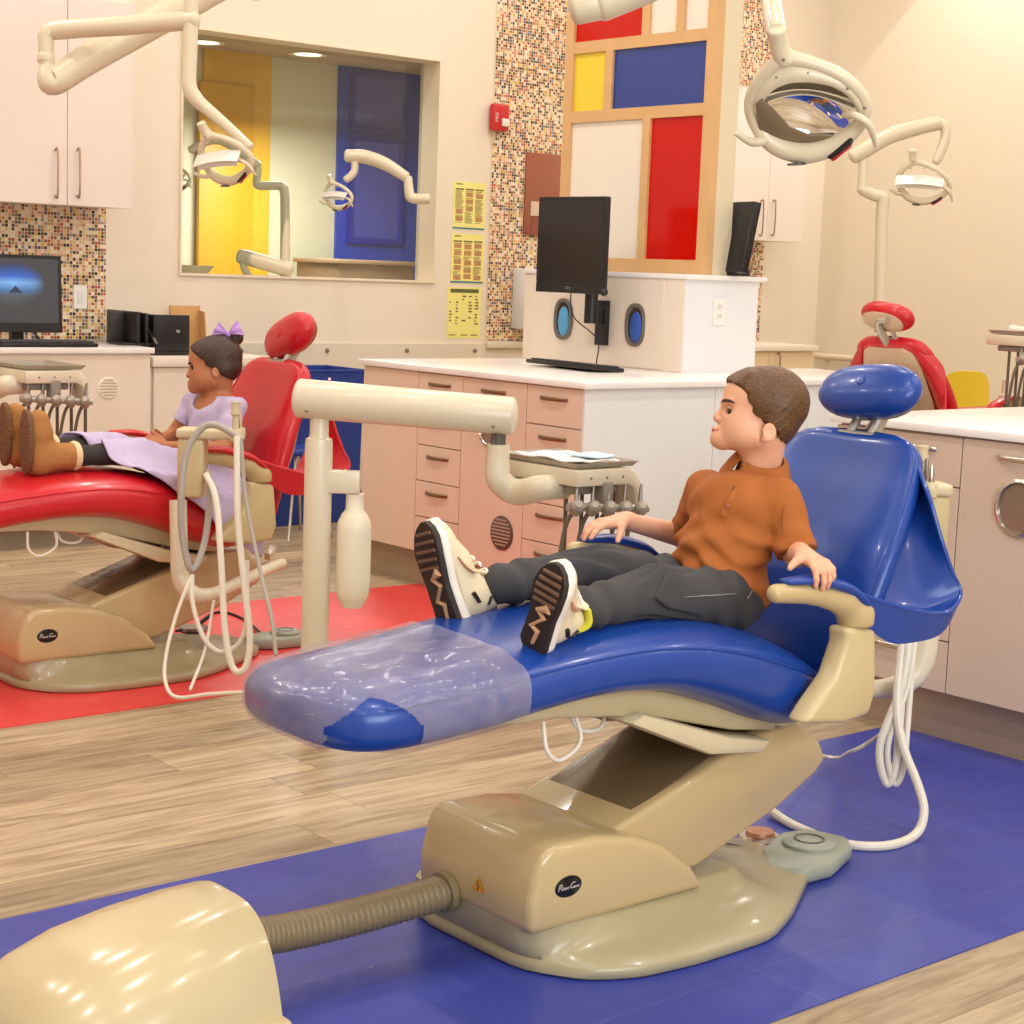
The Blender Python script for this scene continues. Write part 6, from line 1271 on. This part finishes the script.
for w in (-1, 1):
    S.ell(Pg(247, 440, w*.031), (.009, .0075, .012), HG.M, .012, sub=True); Me = np.stack([HG.a*.94+HG.c*w*.34, HG.b, np.cross(HG.a*.94+HG.c*w*.34, HG.b)], 1); S.ell(Pg(545, 590, w*.066), (.013, .019, .006), Me, .004); S.ell(Pg(540, 582, w*.072), (.007, .011, .003), Me, .003, sub=True)
GN = GD(219, 403, 6.06); 
S.cap(Pg(590, 640), GN+V3((.01, 0, -.02)), .033, .036, .015); S.cap(Pg(450, 740), GN+V3((-.012, 0, -.01)), .02, .03, .02)
gpel, gbel, gche = V3((3.045, 5.28, .62)), V3((3.075, 5.285, .715)), V3((3.10, 5.29, .812))
gt = [(gpel, (.08, .095, .065)), (gbel, (.068, .09, .08)), (gche, (.065, .097, .075))]
for c, r in gt: S.ell(c, r, None, .03)
gsL, gsR = V3((3.118, 5.185, .855)), V3((3.09, 5.392, .858)); geL, geR = V3((3.05, 5.135, .725)), V3((3.03, 5.435, .745)); gwL, gwR = GD(163, 446, 5.94), GD(157, 441, 6.02)
for a, b_, c in ((gsL, geL, gwL), (gsR, geR, gwR)): S.cap(gche+V3((.01, 0, .04)), a, .04, .034, .03); S.cap(a, b_, .030, .025, .012); S.cap(b_, c, .025, .017, .01)
gk = [(V3((3.01, 5.235, .63)), V3((2.74, 5.215, .712)), V3((2.52, 5.21, .712))), (V3((3.01, 5.325, .63)), V3((2.745, 5.35, .722)), V3((2.52, 5.355, .722)))]
for a, b_, c in gk: S.cap(a, b_, .05, .036, .02); S.cap(b_, c, .034, .026, .01)
hc_ = GD(141, 436, 5.94)
hand(S, gwL, hc_-gwL+V3((0, .02, .004)), (-.3, -.5, .8), -1, .92, [(35, 70, 50)]*4, (-.5, .3, .4), .02)
hand(S, gwR, hc_-gwR+V3((0, -.03, -.004)), (-.3, .5, .75), 1, .92, [(35, 65, 50)]*4, (-.5, -.3, .4), .02)
gb = obj('body', S.mb(1), skg, T2, 180)
for w in (-1, 1):
    eye(gb, Pg(284, 447, w*.0265), HG.M, .0108, HG.a+HG.c*w*.6-HG.b*.2, '#1c120c')
    obj('eyebrow', MB().tube([Pg(212, 372, w*.012), Pg(226, 366, w*.025), Pg(262, 382, w*.040)], [.0022, .0034, .0018], 8, 4), mat('brow_black', '#1d1310', .8), gb)
    obj('eyelash', MB().tube([Pg(246, 428, w*.019), Pg(252, 421, w*.030), Pg(288, 438, w*.038)], [.0016, .0030, .0016], 8, 4), MATS['brow_black'], gb)
obj('lips', MB().tube([Pg(170, 600, -.016), Pg(150, 592, 0), Pg(170, 600, .016)], [.001, .0034, .001], 8, 4).tube([Pg(172, 604, -.015), Pg(156, 612, 0), Pg(172, 604, .015)], [.001, .0036, .001], 8, 4), mat('lip_brown', '#8f4538', .4), gb)
def bun(S):
    S.ell(GD(236, 338, 6.05), (.026, .024, .028), HG.M, .008); S.ell(Pg(640, 560), (200*gs, 130*gs, .060), HG.M, .02)
S = hair_cap(Pg, gs, HG.M, HG, [(30, 190), (90, 250), (131, 280), (200, 305), (264, 345), (387, 428), (499, 470), (560, 560), (600, 600), (660, 640), (720, 720), (800, 860)], HG.H-.17, HG.H+.17, .003, bun, .006, wg_)
gh = obj('hair', S.mb(1), hair_mat('hair_black', '#22150e', '#4a2e20'), gb, 180)
bowm = mat('bow_lilac', '#b58ad0', .6); bc_ = GD(228, 334, 6.02); bw = MB()
for sx_, up_ in ((1, .9), (-1, 1.0)):
    tip = bc_-CR*sx_*.030+CU*.046*up_; lowt = bc_-CR*sx_*.056-CU*.004
    for dz in (-.012, .012):
        q = HG.c*dz; bw.grid([[bc_*(1-u)+(tip*(1-v)+lowt*v)*u+q*math.sin(u*PI)+HG.c*.006*math.sin(v*9)*u for v in np.linspace(0, 1, 7)] for u in np.linspace(0.0, 1, 8)], .0025)
bw.ball(bc_, .011, 12, 8); obj('hair_bow', bw, bowm, gh, 60)
# dress: bodice with sleeves, then the skirt laid over the lap and falling over the seat edge
lav = mat('lavender_cotton', '#c3b4d3', .8, vary=.06, vscale=30, bump=.2, bscale=300)
S = SDF((2.88, 5.08, .56), (3.24, 5.52, .93), .003)
for c, r in gt: S.ell(c, V3(r)+.009, None, .03)
S.cap(gche+V3((.01, 0, .04)), gsL, .046, .042, .03); S.cap(gche+V3((.01, 0, .04)), gsR, .046, .042, .03)
geL2, geR2 = gsL+(geL-gsL)*.66, gsR+(geR-gsR)*.62; S.cap(gsL, geL2, .040, .038, .012); S.cap(gsR, geR2, .040, .037, .012)
folds(S, 1, lambda X, Y, Z: .002*np.sin(75*Z+60*Y+20*X)+.0016*np.sin(120*Y+30*X))
for e, sh in ((geL2, gsL), (geR2, gsR)):
    d = (e-sh)/np.linalg.norm(e-sh); c = e
    def fn(X, Y, Z, c=c, d=d): return np.maximum(-((X-c[0])*d[0]+(Y-c[1])*d[1]+(Z-c[2])*d[2]), np.sqrt((X-c[0])**2+(Y-c[1])**2+(Z-c[2])**2)-.065)
    S.op(fn, c-.07, c+.07, .003, sub=True)
S.ell(GN+V3((-.035, 0, .004)), (.062, .060, .040), None, .004, sub=True); S.cut((3.1, 5.3, .892), (0, 0, 1))
dress = obj('dress', S.mb(1), lav, gb, 180)
def skz(x, y):
    # height of the lap cloth: over both legs, onto the seat between and beside them
    base = float(np.interp(x, [2.55, 2.7, 2.8, 2.9, 3.0, 3.1], [.690, .672, .655, .62, .575, .54]))
    z = base
    for a, b_, c in gk:
        p, q = (b_, a) if x > b_[0] else (c, b_); u = min(1, max(0, (x-p[0])/(q[0]-p[0]))); cy = p[1]+(q[1]-p[1])*u; cz = p[2]+(q[2]-p[2])*u; r = (.036+(.05-.036)*u if x > b_[0] else .034)+.011
        d = (y-cy)/r
        if abs(d) < 1: z = max(z, cz+r*math.sqrt(1-d*d))
        else: z = max(z, cz-.25*r*(abs(d)-1)-.02*(abs(d)-1))
    return z
G = []
for i, x in enumerate(np.linspace(2.605, 3.13, 44)):
    row = []; hang = float(np.interp(x, [2.605, 2.68, 2.78, 2.9, 3.0, 3.13], [0, .0, .05, .10, .15, .17])); ynear = float(np.interp(x, [2.605, 2.68, 2.78, 2.85, 3.13], [5.15, 5.10, 5.045, 5.018, 5.012]))
    for j, q in enumerate(np.linspace(0, 1, 46)):
        L1 = 5.46-ynear; d = q*(L1+hang)
        if d <= L1: y = 5.46-d; z = skz(x, y)+.004
        else: y = ynear-.006-.012*math.sin((d-L1)*20); z = min(skz(x, ynear), .70)-(d-L1)+.004
        z += .004*math.sin(x*38+q*21)*math.sin(q*17)+.0025*math.sin(x*80-q*30); row.append((x-.02*math.sin(q*9)*(1-i/44)+.055*(1-i/44)*(lambda e: e*e*(3-2*e))(min(1, max(0, (q-.28)/.45))), y+.004*math.sin(x*60+q*8), z))
    G.append(row)
G = np.array(G)
for _ in range(2): G[:, 1:-1, 2] = .25*G[:, :-2, 2]+.5*G[:, 1:-1, 2]+.25*G[:, 2:, 2]
obj('skirt', MB().grid(G, .004), lav, dress, 180)
lg = mat('leggings_charcoal', '#2d2826', .8)
S = SDF((2.46, 5.10, .56), (3.08, 5.48, .82), .003)
for a, b_, c in gk: S.cap(a, b_, .054, .040, .02); S.cap(b_, c, .039, .031, .01)
folds(S, 1, lambda X, Y, Z: .0012*np.sin(90*X+30*Y)); obj('leggings', S.mb(1), lg, gb, 180)
suede = mat('tan_suede', '#a8733c', .85, vary=.16, vscale=30, bump=.4, bscale=120); fleece = mat('fleece_cream', '#e8cf9f', .95, bump=.8, bscale=90); btm = mat('boot_sole_brown', '#6f4a28', .7, bump=.9, bscale=70)
for k, (px_, py_, Y_) in enumerate(((30, 470, 5.215), (14, 470, 5.36))):
    h = onY(px_, py_, Y_); an = gk[k][2]; S = SDF((2.30, Y_-.09, .60), (2.62, Y_+.09, .90), .003)
    hx = 2.392 if k == 0 else 2.385; hz_ = an[2]
    S.cap((hx+.045, Y_, hz_-.012), (hx+.040, Y_, hz_+.075), .043, .038, .02); S.cap((hx+.040, Y_, hz_+.075), (hx+.036, Y_, hz_+.115), .038, .034, .02); S.cap((hx+.05, Y_, hz_), (hx+.15, Y_, hz_), .044, .043, .03); S.cut((hx+.155, 0, 0), (1, 0, 0)); S.cut((hx+.006, 0, hz_+.0), (-1, 0, -.04))
    folds(S, 1, lambda X, Y, Z: .0012*np.sin(70*X+20*Z+25*Y)); bo_ = obj('boot', S.mb(1), suede, gb, 180)
    G = []
    ol = [(Y_+.041*math.cos(a)*(1+.0*math.sin(a)), hz_+.05+.102*math.sin(a)) for a in np.linspace(0, 2*PI, 36, endpoint=False)]
    obj('sole', MB().prism(ol, hx-.010, hx+.008, .004, 2, 'x'), btm, bo_, 40)
    obj('fleece_cuff', MB().tube([(hx+.150, Y_, hz_), (hx+.160, Y_, hz_), (hx+.170, Y_, hz_)], [.044, .048, .044], 26, 4), fleece, bo_, 60)

T2.location = Vector(T2.location)+Vector(GSH)
# ================================================================ light
def area(name, loc, size, power, col, target=None, shape='DISK', size_y=None, spread=PI):
    l = bpy.data.lights.new(name, 'AREA'); l.shape = shape; l.size = size; l.energy = power; l.color = col; l.spread = spread
    if size_y: l.size_y = size_y
    o = bpy.data.objects.new(name, l); C.objects.link(o); o.location = loc
    if target is not None: o.rotation_euler = (Vector(target)-Vector(loc)).to_track_quat('-Z', 'Y').to_euler()
    return o
warm = (1, .955, .90); cool = (.78, .89, 1.0)
for x in (.2, 2.2, 4.2, 6.2, 8.3):
    for y in (-.4, 1.6, 3.6, 5.5, 7.0):
        area('downlight', (x, y, 4.17), .16, 18, warm)
area('daylight_window', (2.0, -1.9, 1.9), 4.5, 210, cool, (2.5, 3, 1.4), 'RECTANGLE', 2.0)
area('next_room_light', (6.2, 9.4, 2.3), .8, 60, (1, .96, .93))
s = bpy.data.lights.new('wall_spot', 'SPOT'); s.energy = 130; s.spot_size = math.radians(90); s.spot_blend = .03; s.color = warm; s.shadow_soft_size = .02
so = bpy.data.objects.new('wall_spot', s); C.objects.link(so); so.location = (9.36, 6.5, 4.18)
sc = bpy.context.scene; sc.view_settings.view_transform = 'Standard'; sc.view_settings.look = 'None'; sc.view_settings.gamma = 1; sc.view_settings.use_curve_mapping = False; sc.view_settings.exposure = -0.04
w = bpy.data.worlds.new('world'); sc.world = w; w.use_nodes = True; w.node_tree.nodes['Background'].inputs[0].default_value = (.8, .75, .7, 1); w.node_tree.nodes['Background'].inputs[1].default_value = .3
sc.cycles.max_bounces = 8
